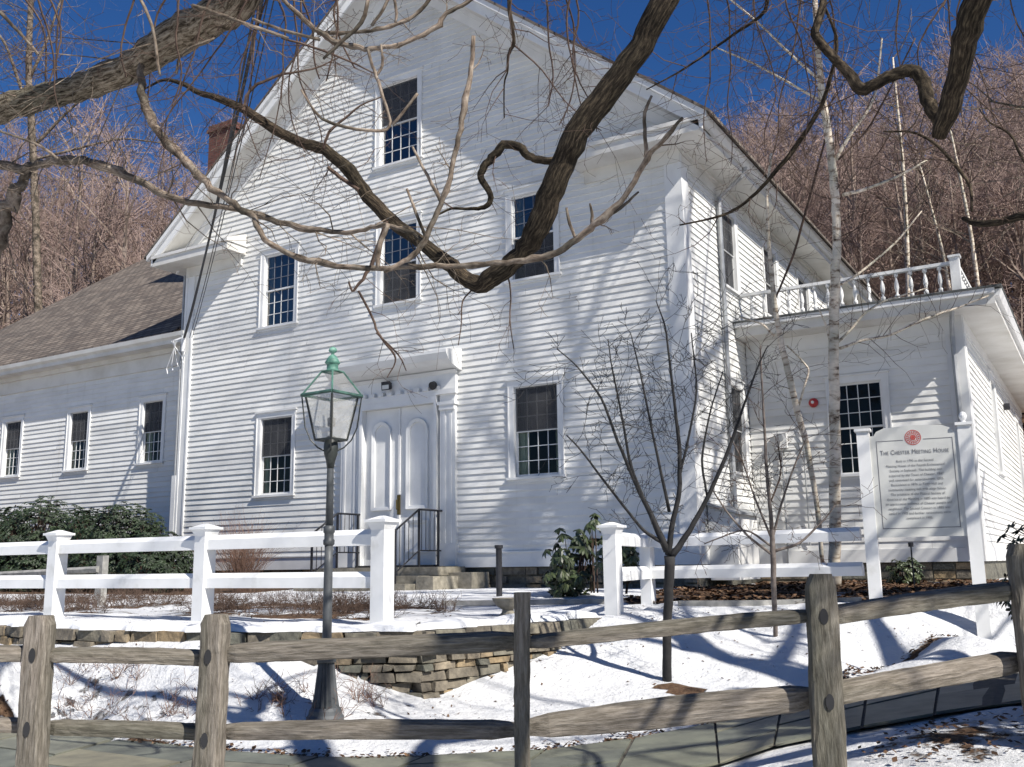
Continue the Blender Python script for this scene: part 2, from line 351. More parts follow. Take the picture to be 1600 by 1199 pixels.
UP = [(-18, 7, -.52), (-14, 6.5, -.53), (-10, 6.5, -.52), (-8, 6.5, -.52), (-6.5, 6.8, -.52), (-5.6, 7.2, -.52), (-5.1, 8, -.53), (-5, 9.2, -.53), (-10, 9, -.48), (-6.8, 9.2, -.5), (-12, 12, -.44), (-8, 12, -.46), (-6, 12, -.48), (-10, 15.5, -.42), (-7, 15.5, -.42), (-14, 15.5, -.42), (-20, 15, -.4), (-5, 14, -.44), (-6.8, 13.3, -.38)]
LO = [(-16, 5.8, -.75), P2(0, 1006, 7.9), (-8.4, 5.6, -.72), (-6.9, 5.75, -.72), (-7.6, 5.75, -.72), (-6.35, 5.95, -.74), (-5.9, 6.15, -.80), (-5.5, 6.36, -.93), (-5.2, 6.5, -1.05), (-4.98, 6.68, -1.1), (-4.82, 7.0, -1.09), (-4.70, 7.4, -1.02), (-4.60, 7.8, -.95), (-4.4, 8.5, -.82), (-4.25, 9.2, -.58),
      (-5.1, 5.55, -1.12), (-3.45, 8.24, -1.0), (-3.0, 10.0, -.76), (-3.6, 9.6, -.72), (-2.4, 9.6, -.8), (-1.25, 10.0, -.67), (-1.2, 9.2, -.80), (-2.4, 10.6, -.5), (-4, 10.6, -.5), (-3.3, 11.5, -.46), (-2, 12.5, -.44), (-1, 11.5, -.5), (1, 12, -.5), (5, 13, -.5), (-3, 15, -.42), (-1, 16, -.42), (2, 16, -.4),
      (-4, 14, -.43), (-5.1, 12, -.47), (-5.2, 10.5, -.5), (-4.0, 7.0, -1.16), (-3.2, 7.6, -1.14), (-2.2, 8.8, -.98), (-1.7, 9.4, -.82)]
for a in PF: LO.append((a[0]-.02, a[1]+.12, a[2]+.03)); LO.append((a[0], a[1]-.1, a[2]-.05))
for a in PN: LO.append((a[0]+.05, a[1]-.05, a[2]-.02)); LO.append((a[0]+.2, a[1]-.5, a[2]-.0))
for a in ((-5, 2, -1.25), (-3, 3, -1.22), (-1, 4.6, -1.13), (0, 5.6, -1.05), (1.5, 6.4, -1.0), (4, 7, -.95), (0, 0, -1.35), (-3, 0, -1.35), (4, 0, -1.2), (8, 4, -1.0), (-10, 0, -1.3), (0, -6, -1.4), (-8, -6, -1.4), (8, -6, -1.3), (-1.7, 5.9, -1.14)): LO.append(a)
for i in range(len(PF)):
    LO.append(((PF[i][0]+PN[i][0])/2, (PF[i][1]+PN[i][1])/2, (PF[i][2]+PN[i][2])/2-.06))
class TPS:
    def __init__(t, pts, lam=.004):
        A = np.array(pts, float); t.P = A[:, :2]; n = len(A); t.m = A[:, 2].mean()
        K = t.k(t.P[:, None, :]-t.P[None, :, :])+np.eye(n)*lam*n; Q = np.c_[np.ones(n), t.P]
        M_ = np.zeros((n+3, n+3)); M_[:n, :n] = K; M_[:n, n:] = Q; M_[n:, :n] = Q.T
        w = np.linalg.solve(M_, np.r_[A[:, 2], 0, 0, 0]); t.w = w[:n]; t.a = w[n:]; t.lo = A[:, 2].min()-.05; t.hi = A[:, 2].max()+.03
    @staticmethod
    def k(d): r2 = (d**2).sum(-1); return .5*r2*np.log(r2+1e-9)
    def __call__(t, x, y):
        s_ = x.shape; X = np.stack([x.ravel(), y.ravel()], 1); out = np.empty(len(X))
        for i in range(0, len(X), 20000):
            c = X[i:i+20000]; out[i:i+20000] = t.k(c[:, None, :]-t.P[None])@t.w+t.a[0]+c@t.a[1:]
        return np.clip(out, t.lo, t.hi).reshape(s_)
def in_poly(x, y, poly):
    ins = np.zeros(x.shape, bool); n = len(poly)
    for i in range(n):
        x1, y1 = poly[i]; x2, y2 = poly[(i+1) % n]
        c = ((y1 > y) != (y2 > y)) & (x < (x2-x1)*(y-y1)/((y2-y1)+1e-12)+x1); ins ^= c
    return ins
WLI = [(-16, 6.28), (-9.8, 6.2), (-8.4, 6.03), (-6.98, 6.2), (-5.9, 6.58), (-5.26, 6.94), (-5.02, 7.8), (-4.81, 8.5), (-4.6, 9.35)]
UPOLY = WLI+[(-4.55, 40), (-60, 40), (-60, 6.1)]
PPOLY = [(a[0], a[1]) for a in PF]+[(a[0], a[1]) for a in PN[::-1]]
def sstep(a, b, t): t = np.clip((t-a)/(b-a), 0, 1); return t*t*(3-2*t)
def hill(x, y):
    r = np.sqrt(x*x+y*y); ang = np.degrees(np.arctan2(x, y))
    amp = 15+1.5*np.sin(ang*.12)+2.0*(fbm(x, y, 30)-.5)
    amp = np.where(ang < -35, amp-1-(-35-ang)*.05, amp)+np.clip(ang+26, 0, 14)*.22
    back = sstep(14, 34, y)
    return back*amp*sstep(40, 88, r)+back*.02*np.maximum(r-90, 0)
_f = random.Random(8); FEET = []
for (ax_, ay_, bx_, by_, n_) in ((-1.6, 9.2, -4.6, 10.2, 9), (-4.2, 9.8, -2.0, 7.9, 8), (-5.6, 9.9, -5.2, 7.7, 6), (-10, 5.4, -6.4, 5.5, 9)):
    for i in range(n_):
        t_ = i/(n_-1); a_ = math.atan2(by_-ay_, bx_-ax_); o_ = .12*(1 if i % 2 else -1)
        FEET.append((ax_+(bx_-ax_)*t_-math.sin(a_)*o_+_f.uniform(-.05, .05), ay_+(by_-ay_)*t_+math.cos(a_)*o_+_f.uniform(-.05, .05), a_+_f.uniform(-.3, .3)))
TU = TPS(UP, .002); TLo = TPS(LO, .0004)
def height(x, y):
    x = np.asarray(x, float); y = np.asarray(y, float)
    u = TU(x, y); l = TLo(x, y)
    fr_ = sstep(11, 19, np.hypot(x+4, y-7)); base_ = -1.2+.8*sstep(5, 13, y); l = l*(1-fr_)+base_*fr_; u = u*(1-fr_)+(-.42)*fr_
    h = np.where(in_poly(x, y, UPOLY), u, l)
    far = sstep(16, 20, y); h = h*(1-far)+(-.4)*far
    h = h+hill(x, y)
    path = in_poly(x, y, PPOLY)
    h = h+np.where(path, -.0, 1)*(fbm(x, y, 1.1)-.5)*.06+np.where(path, -.0, 1)*(fbm(x+5, y, .35)-.5)*.03
    for fx_, fy_, fa in FEET:
        m_ = (abs(x-fx_) < .4) & (abs(y-fy_) < .4)
        if m_.any():
            c_, s_ = math.cos(fa), math.sin(fa); dx = x[m_]-fx_; dy = y[m_]-fy_; h[m_] -= .055*np.exp(-(((dx*c_+dy*s_)/.13)**2+((dy*c_-dx*s_)/.07)**2))
    return h
def hz(x, y): return float(height(np.array([x]), np.array([y]))[0])

def bare(x, y):
    b = np.zeros_like(x)
    n = fbm(x+3, y+7, 1.1)
    bed1 = in_poly(x, y, [(-16, 7.5), (-10, 7.6), (-6.1, 7.6), (-6.3, 9.3), (-7.5, 10.5), (-16, 11.5)])
    b = np.where(bed1, .12+.66*n, b)
    bed2 = in_poly(x, y, [(-5.2, 11.3), (-2.7, 11.2), (-2.2, 12.6), (-.6, 14), (-.5, 19), (-5.9, 19), (-5.9, 12.5)])
    b = np.where(bed2, .42+.42*n, b)
    nearside = in_poly(x, y, [(-2.6, 5.3), (-1.9, 6.8), (-1.1, 8.4), (1, 8.3), (1, 5.5), (-1, 3)])
    b = np.where(nearside, .0+.63*n, b)
    bank = in_poly(x, y, [(-12, 4.9), (-6, 5.1), (-4.6, 5.4), (-5.0, 6.6), (-12, 6.0)])
    b = np.where(bank, .0+.54*n, b)
    tw = (((x+3.25)/1.6)**2+(y-8.1)**2) < .022
    b = np.where(tw, .9, b)
    hedge = in_poly(x, y, [(-30, 11), (-14, 12), (-14, 17), (-30, 17)])
    b = np.where(hedge, .75, b)
    # soil margin along the path kerb
    for e in (PF[2:14],):
        for i in range(len(e)-1):
            ax, ay = e[i][:2]; bx, by = e[i+1][:2]; L2 = (bx-ax)**2+(by-ay)**2
            t = np.clip(((x-ax)*(bx-ax)+(y-ay)*(by-ay))/L2, 0, 1); d = np.hypot(x-ax-t*(bx-ax), y-ay-t*(by-ay))
            b = np.where(d < .07, np.maximum(b, .66-d*3.2+.3*(n-.5)), b)
    r = np.sqrt(x*x+y*y); b = np.where((y > 26) | (r > 34), .78+.25*(fbm(x, y, 9)-.5), b)
    return b

# ------------------------------------------------------------------ ground sheet
def axis(lo, f0, f1, hi, fine, ratio=1.16):
    mid = list(np.arange(f0, f1+1e-6, fine)); a = []; s = fine; p = f0
    while p > lo: s = min(s*ratio, 3.5 if p > -130 else 30); p -= s; a.append(p)
    b = []; s = fine; p = mid[-1]
    while p < hi: s = min(s*ratio, 3.5 if p < 130 else 30); p += s; b.append(p)
    return np.array(a[::-1]+mid+b)
gx = axis(-420, -12, 1.5, 420, .07); gy = axis(-80, 3.0, 13.0, 420, .07)
GX, GY = np.meshgrid(gx, gy); HH = height(GX, GY)
pin = in_poly(GX, GY, PPOLY)
g = MB(); g.v = np.stack([GX.ravel(), GY.ravel(), HH.ravel()], 1).tolist()
nx, ny = len(gx), len(gy)
g.f = [(j*nx+i, j*nx+i+1, (j+1)*nx+i+1, (j+1)*nx+i) for j in range(ny-1) for i in range(nx-1)]
ground = g.build('ground', 'ground', None, smooth=True); tag(ground, kind='structure')
at_ = ground.data.attributes.new('bare', 'FLOAT', 'POINT'); at_.data.foreach_set('value', bare(GX, GY).astype(np.float32).ravel())

# flagstone path: slabs laid between the two edges
def lerp(a, b, t): return tuple(a[k]+(b[k]-a[k])*t for k in range(len(a)))
def along(P, s):
    s = max(0, min(len(P)-1.0001, s)); i = int(s); return lerp(P[i], P[i+1], s-i)
pm = MB(); bs = MB(); rr = random.Random(11)
SS = np.linspace(0, len(PF)-1, 90)
for k in range(len(SS)-1):
    a, b, c, d = along(PN, SS[k]), along(PN, SS[k+1]), along(PF, SS[k+1]), along(PF, SS[k])
    bs.face([(p[0], p[1], p[2]-.001) for p in (a, b, c, d)])
s = 0.0; row = 0
while s < len(PF)-1.01:
    p0 = along(PF, s); q0 = along(PN, s)
    seg = .6+.55*rr.random()
    # advance by approx seg metres along the centre line
    c0 = lerp(p0, q0, .5); s2 = s
    while s2 < len(PF)-1.01 and math.dist(c0[:2], lerp(along(PF, s2), along(PN, s2), .5)[:2]) < seg: s2 += .02
    cuts = [0]+sorted([rr.uniform(.25, .42), rr.uniform(.58, .75)] if rr.random() < .6 else [rr.uniform(.35, .65)])+[1]
    for i in range(len(cuts)-1):
        t0, t1 = cuts[i]+.008, cuts[i+1]-.008; e = (s2-s)*.02
        cor = [lerp(along(PN, s+e), along(PF, s+e), t0), lerp(along(PN, s2-e), along(PF, s2-e), t0), lerp(along(PN, s2-e), along(PF, s2-e), t1), lerp(along(PN, s+e), along(PF, s+e), t1)]
        dz = rr.uniform(-.003, .005)
        pm.hexa([(c[0], c[1], c[2]-.008+dz) for c in cor]+[(c[0], c[1], c[2]+.012+dz) for c in cor])
    s = s2; row += 1
path = pm.build('path', 'flag'); tag(path, kind='structure')
tag(bs.build('path_bed', 'joint'), kind='structure')

# ------------------------------------------------------------------ house
HX, CXH, ZA = -12.61, -12.61, 13.65
XL, XR, YF = -19.19, -6.03, 16.0
YO = 15.38                          # outer plane of the gable overhang
house = thing('meeting_house', (HX, 16, -.45), 'large white clapboard meeting house with steep front gable, arched double doors and lower side wings', 'building')
def zr(x): return ZA-.8*abs(x-CXH)

def sub_iv(iv, holes):
    for h0, h1 in holes:
        out = []
        for a, b in iv:
            if h1 <= a or h0 >= b: out.append((a, b)); continue
            if h0 > a: out.append((a, h0))
            if h1 < b: out.append((h1, b))
        iv = out
    return iv
def siding(mb, fr, lo, hi, z0, z1, holes, exp=.128):
    """fr(u,n,z)->xyz; lo/hi functions of z; real lapped boards"""
    z = z0; rg = random.Random(5)
    while z < z1-1e-4:
        zt = min(z+exp, z1); zm = (z+zt)/2
        iv = sub_iv([(min(lo(z), hi(z)), max(lo(z), hi(z)))], [(h[0], h[1]) for h in holes if h[2] < zm < h[3]])
        for a, b in iv:
            L0, H0 = lo(z), hi(z)
            x = a; cuts = [a]
            while x < b-2.2: x += rg.uniform(1.6, 4.2); cuts.append(min(x, b))
            if cuts[-1] < b: cuts.append(b)
            if len(cuts) > 2 and b-cuts[-2] < .5: cuts.pop(-2)
            for i in range(len(cuts)-1):
                c0, c1 = cuts[i], cuts[i+1]; t0, t1 = c0, c1
                if abs(c0-L0) < 1e-6: t0 = lo(zt)
                if abs(c1-H0) < 1e-6: t1 = hi(zt)
                j = rg.uniform(-.004, .003); g_ = .0016
                o = .028+rg.uniform(-.003, .004)
                A = fr(c0+g_, o, z+j); B = fr(c1-g_, o, z+j); C = fr(max(t1-g_, t0), .004, zt+.012); D = fr(t0+g_ if t0 < t1 else t1, .004, zt+.012)
                E = fr(c0+g_, .0, z+j+.001); F = fr(c1-g_, .0, z+j+.001)
                n = len(mb.v); mb.v += [A, B, C, D, E, F]; mb.f += [(n, n+1, n+2, n+3), (n+4, n+5, n+1, n)]
        z = zt
def FR(Y): return lambda u, n, z: (u, Y-n, z)
def SR(X): return lambda u, n, z: (X+n, u, z)
def wb(mb, fr, u0, u1, n0, n1, z0, z1):
    a = fr(u0, n0, z0); b = fr(u1, n1, z1); mb.box(min(a[0], b[0]), max(a[0], b[0]), min(a[1], b[1]), max(a[1], b[1]), z0, z1)

def window(parent, fr, uc, z0, W, H, upper='screen', lower='muntin', cols=4, rows=3, curtain=True, seed=0, blind=0, storm=False):
    """z0 is the outside bottom of the casing"""
    cw = .115; u0, u1 = uc-W/2, uc+W/2; zt = z0+H
    a0, a1 = u0+cw, u1-cw; b0, b1 = z0+.10, zt-.15
    mb = MB()
    wb(mb, fr, u0, a0, -.0, .036, z0+.045, zt-.15); wb(mb, fr, a1, u1, -.0, .036, z0+.045, zt-.15)
    wb(mb, fr, u0-.005, u1+.005, -.0, .040, zt-.15, zt-.03)
    wb(mb, fr, u0-.03, u1+.03, -.0, .075, zt-.03, zt)
    # back band and reveal
    wb(mb, fr, u0-.002, u0+.022, .036, .052, z0+.045, zt-.15); wb(mb, fr, u1-.022, u1+.002, .036, .052, z0+.045, zt-.15)
    wb(mb, fr, a0-.012, a0+.018, -.09, .030, b0, b1); wb(mb, fr, a1-.018, a1+.012, -.09, .030, b0, b1)
    wb(mb, fr, a0+.018, a1-.018, -.09, .030, b1-.018, b1+.01)
    win = mb.build('window', 'trim', parent)
    s = MB(); wb(s, fr, u0-.03, u1+.03, -.06, .085, z0+.052, z0+.10); wb(s, fr, u0, u1, -.0, .038, z0, z0+.052); s.build('sill', 'trim', win)
    zm = (b0+b1)/2
    for kind, s0, s1, n in ((upper, zm-.018, b1-.018, -.025), (lower, b0+.0, zm+.018, -.052)):
        sa = MB(); st = .038; x0, x1 = a0+.019, a1-.019
        wb(sa, fr, x0, x0+st, n-.03, n, s0, s1); wb(sa, fr, x1-st, x1, n-.03, n, s0, s1)
        wb(sa, fr, x0+st, x1-st, n-.03, n, s1-.036, s1); wb(sa, fr, x0+st, x1-st, n-.03, n, s0, s0+(.036 if kind is upper else .055))
        sa.build('sash', 'trim', win)
        g0, g1, h0, h1 = x0+st, x1-st, s0+.036, s1-.036
        mu = MB()
        for i in range(1, cols): u = g0+(g1-g0)*i/cols; wb(mu, fr, u-.007, u+.007, n-.026, n-.006, h0, h1)
        for i in range(1, rows): z = h0+(h1-h0)*i/rows; wb(mu, fr, g0, g1, n-.0275, n-.0075, z-.007, z+.007)
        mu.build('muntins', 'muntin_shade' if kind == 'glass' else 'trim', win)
        gp = MB(); zz = n-.017
        gp.face([fr(g0-.005, zz, h0-.005), fr(g1+.005, zz, h0-.005), fr(g1+.005, zz, h1+.005), fr(g0-.005, zz, h1+.005)]); gp.build('pane', 'glass' if (kind == 'glass' or storm) else 'dimglass', win)
        if kind == 'screen':
            sc = MB(); sc.face([fr(g0-.02, n+.006, h0-.02), fr(g1+.02, n+.006, h0-.02), fr(g1+.02, n+.006, h1+.02), fr(g0-.02, n+.006, h1+.02)]); sc.build('insect_screen', 'screen', win)
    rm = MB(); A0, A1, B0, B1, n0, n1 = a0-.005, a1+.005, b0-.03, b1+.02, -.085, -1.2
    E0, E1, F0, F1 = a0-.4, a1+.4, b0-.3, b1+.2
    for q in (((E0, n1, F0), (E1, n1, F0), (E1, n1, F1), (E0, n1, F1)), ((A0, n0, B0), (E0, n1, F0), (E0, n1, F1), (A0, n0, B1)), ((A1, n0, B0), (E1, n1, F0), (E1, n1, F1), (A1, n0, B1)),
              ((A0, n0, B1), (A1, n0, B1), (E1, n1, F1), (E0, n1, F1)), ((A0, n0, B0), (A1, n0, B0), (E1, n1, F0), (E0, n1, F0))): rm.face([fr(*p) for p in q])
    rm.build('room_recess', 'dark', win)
    if curtain:
        rg = random.Random(seed); c = MB()
        for side in (0, 1):
            wd = (.16+.10*rg.random())*(1 if side == 0 else .45); N_ = 14
            for i in range(N_):
                f = lambda k: ((a0+.02+wd*k/N_) if side == 0 else (a1-.02-wd*k/N_), -.13+.018*math.sin(k*1.9))
                p, q = f(i), f(i+1); c.face([fr(p[0], p[1], b0), fr(q[0], q[1], b0), fr(q[0], q[1], b1), fr(p[0], p[1], b1)])
        if blind: 
            c.face([fr(a0+.02, -.11, b1-blind), fr(a1-.02, -.11, b1-blind), fr(a1-.02, -.11, b1), fr(a0+.02, -.11, b1)])
        c.build('curtain', 'curtain', win)
    return (a0-.02, a1+.02, b0-.02, b1+.02)

fr = FR(YF); holes = []
W1 = (1.22, 2.02)
holes.append(window(house, fr, -15.97, 1.53, *W1, seed=1))
holes.append(window(house, fr, -9.16, 1.55, *W1, seed=2))
holes.append(window(house, fr, -16.02, 5.46, *W1, upper='glass', seed=3, storm=True))
holes.append(window(house, fr, -12.50, 5.47, *W1, upper='glass', lower='screen', seed=4))
holes.append(window(house, fr, -9.16, 5.46, *W1, upper='glass', lower='screen', seed=5))
holes.append(window(house, fr, -12.53, 8.66, 1.30, 2.18, upper='screen', lower='muntin', seed=6, curtain=False, storm=True))
DOOR = (-13.42, -11.38, .02, 3.42)
holes.append(DOOR)
wall = MB()
dz = .62
def gl(z): return max(XL+.28, CXH-(ZA-.5-z)/.8) if z > 6.5 else XL+.28
def gh(z): return min(XR-.28, CXH+(ZA-.5-z)/.8) if z > 6.5 else XR-.28
siding(wall, fr, gl, gh, .24, 12.95, holes)
wall.build('front_wall', 'siding', house)
# side (right) wall
sh = []
srr = SR(XR)
for yc in (18.45, 21.4, 24.25, 27.1):
    sh.append(window(house, srr, yc, 5.30, 1.2, 1.88, upper='screen', lower='screen', seed=int(yc), curtain=False))
sh.append(window(house, srr, 18.42, 1.60, 1.1, 1.95, upper='screen', lower='screen', seed=9, curtain=False))
w = MB(); siding(w, srr, lambda z: 16.28, lambda z: 30.2, .24, 7.22, sh); w.build('side_wall', 'siding', house)
w = MB(); w.box(XL-.0, XL+.02, 16.02, 30.2, -.4, 7.5); w.box(XL, XR, 30.2, 30.3, -.4, 7.4)
w.prism([(XL, 30.2, 7.4), (XR, 30.2, 7.4), (CXH, 30.2, 13.3)], (0, 0, 0), (0, .1, 0)); w.build('rear_wall', 'siding', house)
# corner boards, water table
def cboard(x0, x1, y0, y1, z0, z1, name='corner_board'):
    b = MB(); b.box(x0, x1, y0, y1, z0, z1)
    return b
b = MB(); b.box(XL-.02, XL+.29, 15.955, 16.02, .22, 7.46); b.box(XL-.02, XL+.05, 15.94, 15.955, .22, 7.46); b.box(XL+.235, XL+.29, 15.94, 15.955, .22, 7.46); b.box(XL-.04, XL+.31, 15.93, 16.02, -.03, .22); b.build('corner_board', 'trim', house)
b = MB(); b.box(XR-.30, XR+.035, 15.955, 16.0, .22, 7.46); b.box(XR+.0, XR+.035, 16.0, 16.29, .22, 7.46); b.box(XR-.32, XR+.05, 15.93, 16.0, -.03, .22); b.box(XR, XR+.05, 16.0, 16.31, -.03, .22); b.build('corner_board', 'trim', house)
b = MB(); b.box(XL+.31, -13.95, 15.95, 16.0, -.03, .235); b.box(XL+.31, -13.95, 15.925, 16.0, .235, .262); b.build('water_table', 'trim', house); b = MB(); b.box(-11.0, XR-.32, 15.95, 16.0, -.03, .235)
b.box(-11.0, XR-.32, 15.925, 16.0, .235, .262)
b.build('water_table', 'trim', house); b = MB(); b.box(XR, XR+.04, 16.31, 19.16, -.03, .235); b.build('water_table', 'trim', house)
f_ = MB(); f_.box(XL+.03, XR-.04, 16.10, 16.4, -.8, -.03); f_.box(XR-.4, XR-.04, 16.4, 19.3, -.8, -.03)
rg = random.Random(4)
x = XL+.03
while x < XR-.1:
    for (za, zb) in ((-.6, -.36), (-.33, -.20), (-.175, -.045)):
        w_ = rg.uniform(.25, .7); f_.box(x+.012, min(x+w_, XR-.05)-.012, 16.05-rg.uniform(.0, .04), 16.11, za+rg.uniform(0, .02), zb)
    x += w_
f_.build('foundation', 'stone', house)

# gable roof, rake trim and eave returns
def rake(name, mat, y0, y1, top, bot, xe=7.32, house=house):
    P = [(CXH-xe, 0, zr(CXH-xe)+top), (CXH, 0, ZA+top), (CXH+xe, 0, zr(CXH+xe)+top), (CXH+xe, 0, zr(CXH+xe)+bot), (CXH, 0, ZA+bot), (CXH-xe, 0, zr(CXH-xe)+bot)]
    b = MB()
    for q in ((P[0], P[1], P[4], P[5]), (P[1], P[2], P[3], P[4])): b.prism(list(q), (0, y0, 0), (0, y1, 0))
    return b.build(name, mat, house)
roof = rake('roof', 'shingle', YO-.09, 30.6, .06, .0, 7.44)
rake('rake_crown', 'trim', YO-.07, YO+.02, -.002, -.13, 7.36)
rake('rake_fascia', 'trim', YO, YO+.05, -.13, -.36, 7.26)
rake('rake_soffit', 'soffit', YO+.05, 15.99, -.30, -.33, 7.2)
rake('rake_frieze', 'trim', 15.945, 15.99, -.33, -.66, 7.0)
rake('rake_bed_mould', 'trim', 15.885, 15.945, -.33, -.42, 7.0)
for sgn in (1, -1):
    b = MB(); xo = CXH+sgn*7.2; xi = CXH+sgn*(4.55)
    x0, x1 = min(xo, xi), max(xo, xi)
    b.box(x0, x1, YO, 15.99, 7.47, 7.66)
    b.box(x0-.03, x1+.03, YO-.035, 15.99, 7.66, 7.735)
    b.prism([(x0-.03, YO-.035, 7.737), (x0-.03, 15.95, 7.737), (x0-.03, 15.95, 7.98)], (0, 0, 0), (x1-x0+.06, 0, 0))
    b.build('eave_return', 'soffit', house)
    b = MB()
    if sgn > 0:
        b.box(XR+.035, xo, 15.99, 30.5, 7.47, 7.52); b.box(xo-.04, xo, 15.99, 30.5, 7.52, 7.74)
        b.box(xi+.1, XR+.02, 15.93, 15.99, 7.22, 7.47); b.box(XR, XR+.04, 16.0, 30.2, 7.20, 7.47); b.box(XR+.04, XR+.1, 16.0, 30.2, 7.40, 7.47)
    else:
        b.box(xo, XL, 15.99, 30.5, 7.47, 7.52); b.box(xo, xo+.04, 15.99, 30.5, 7.52, 7.74); b.box(XL, xi-.1, 15.93, 15.99, 7.22, 7.47)
    b.build('eave_soffit', 'soffit', house)
b = MB(); gxo = CXH+7.2
b.prism([(gxo+.002, 0, 7.60), (gxo+.07, 0, 7.60), (gxo+.12, 0, 7.68), (gxo+.135, 0, 7.755), (gxo+.12, 0, 7.755), (gxo+.002, 0, 7.73)], (0, YO-.02, 0), (0, 30.5, 0)); b.build('gutter', 'trim', house)
def spout(pts, r=.04, mat='trim', name='downspout'):
    b = MB(); b.tube(pts, r, 8); return b.build(name, mat, house)
spout([(gxo+.06, 17.78, 7.62), (gxo-.05, 17.78, 7.42), (XR+.10, 17.8, 7.1), (XR+.09, 17.8, .1), (XR+.2, 17.75, -.1)], .045, 'greymetal')
spout([(XL-.09, 15.96, 7.3), (XL-.09, 15.96, 2.2)], .03, 'greymetal', 'service_conduit')
b = MB(); b.box(XL-.17, XL-.03, 15.93, 16.05, -.3, 2.25); b.build('conduit_cover', 'trim', house)

# small bulkhead against the side wall
b = MB(); b.hexa([(XR+.04, 16.45, -.3), (XR+.55, 16.45, -.3), (XR+.55, 17.6, -.3), (XR+.04, 17.6, -.3), (XR+.04, 16.45, .98), (XR+.55, 16.45, .82), (XR+.55, 17.6, .82), (XR+.04, 17.6, .98)])
bk = b.build('bulkhead', 'siding', house)
b = MB(); b.hexa([(XR+.04, 16.38, .99), (XR+.62, 16.38, .81), (XR+.62, 17.67, .81), (XR+.04, 17.67, .99), (XR+.04, 16.38, 1.03), (XR+.62, 16.38, .85), (XR+.62, 17.67, .85), (XR+.04, 17.67, 1.03)]); b.build('bulkhead_lid', 'greymetal', bk)

# entrance
ent = MB()
ent.box(-13.95, -13.45, 15.90, 15.998, .2, 3.42); ent.box(-11.35, -11.0+.02, 15.90, 15.998, .2, 3.42)        # pilasters
ent.box(-13.98, -13.42, 15.87, 15.998, .0, .42); ent.box(-11.38, -10.95, 15.87, 15.998, .0, .42)
for x0, x1 in ((-13.93, -13.47), (-11.33, -11.0)):
    ent.box(x0+.06, x0+.12, 15.885, 15.90, .45, 3.2); ent.box(x1-.12, x1-.06, 15.885, 15.90, .45, 3.2)
    ent.box(x0-.05, x1+.05, 15.84, 15.998, 3.20, 3.27); ent.box(x0-.02, x1+.02, 15.86, 15.90, 3.1, 3.2)
ent.box(-13.98, -10.96, 15.90, 15.998, 3.42, 3.98)
door = ent.build('entrance_surround', 'trim', house)
e = MB(); e.box(-14.02, -10.92, 15.83, 15.90, 3.42, 3.52)
e.prism([(0, 15.90, 3.90), (0, 15.62, 3.98), (0, 15.50, 4.06), (0, 15.42, 4.18), (0, 15.42, 4.24), (0, 15.998, 4.34), (0, 15.998, 3.90)], (-14.08, 0, 0), (-10.86, 0, 0))
e.prism([(0, 15.898, 3.84), (0, 15.80, 3.90), (0, 15.898, 3.90)], (-14.02, 0, 0), (-10.92, 0, 0)); e.build('cornice', 'trim', door)
e = MB(); x = -13.35
for i in range(9):
    e.box(x, x+.13, 15.80, 15.898, 3.52, 3.60); x += .235
e.box(-13.40, -13.33, 15.84, 16.03, .02, 3.42); e.box(-11.47, -11.40, 15.84, 16.03, .02, 3.42); e.box(-13.33, -11.47, 15.84, 16.03, 3.27, 3.42)
e.build('dentils_and_jamb', 'trim', door)
def arch_panel(mb, x0, x1, z0, z1, y, t, wdt, arch=True):
    """raised moulding ring following a round-headed outline"""
    r = (x1-x0)/2; cx = (x0+x1)/2; pts = [(x0, z0), (x1, z0)]
    if arch:
        for k in range(0, 13): a = math.pi*k/12; pts.append((cx+r*math.cos(a), z1-r+r*math.sin(a)))
    else: pts += [(x1, z1), (x0, z1)]
    n = len(pts); ccx, ccz = cx, (z0+z1)/2
    def inset(p, d):
        dx = 1 if p[0] < cx-1e-6 else (-1 if p[0] > cx+1e-6 else 0)
        if arch and p[1] > z1-r: a = math.atan2(p[1]-(z1-r), p[0]-cx); return (p[0]-d*math.cos(a), p[1]-d*math.sin(a))
        return (p[0]+d*dx, p[1]+(d if p[1] < ccz else (-d if not arch else 0)))
    for i in range(n):
        p, q = pts[i], pts[(i+1) % n]; pi, qi = inset(p, wdt), inset(q, wdt)
        mb.hexa([(p[0], y, p[1]), (q[0], y, q[1]), (qi[0], y, qi[1]), (pi[0], y, pi[1]), (p[0], y-t, p[1]), (q[0], y-t, q[1]), (qi[0], y-t*.6, qi[1]), (pi[0], y-t*.6, pi[1])])
for i, (x0, x1) in enumerate(((-13.33, -12.43), (-12.42, -11.47))):
    d = MB(); d.box(x0+.004, x1-.004, 15.975, 16.015, .03, 3.265)
    dd = d.build('door', 'trim', house)
    mo = MB(); m0, m1 = x0+.2, x1-.2
    arch_panel(mo, m0, m1, 1.15, 3.0, 15.974, .055, .07, True)
    arch_panel(mo, m0, m1, .28, .92, 15.974, .045, .06, False)
    mo.build('door_panel_moulding', 'trim', dd)
    if i == 1:
        k = MB(); k.box(x0-.03, x0+.03, 15.935, 15.975, 1.05, 1.45); k.tube([(x0, 15.93, 1.14), (x0, 15.88, 1.16), (x0, 15.88, 1.34), (x0, 15.93, 1.36)], .013, 8); k.build('handle', 'brass', dd)
        k = MB(); k.box(x0-.02, x0+.03, 15.94, 15.975, .03, 1.04); k.box(x0-.02, x0+.03, 15.94, 15.975, 1.46, 3.26); k.build('astragal', 'trim', dd)
b = MB(); b.box(-13.42, -11.38, 16.02, 16.05, .02, 3.42); b.box(-13.42, -11.38, 15.80, 16.0, -.02, .03); b.build('door_threshold', 'dark', house)

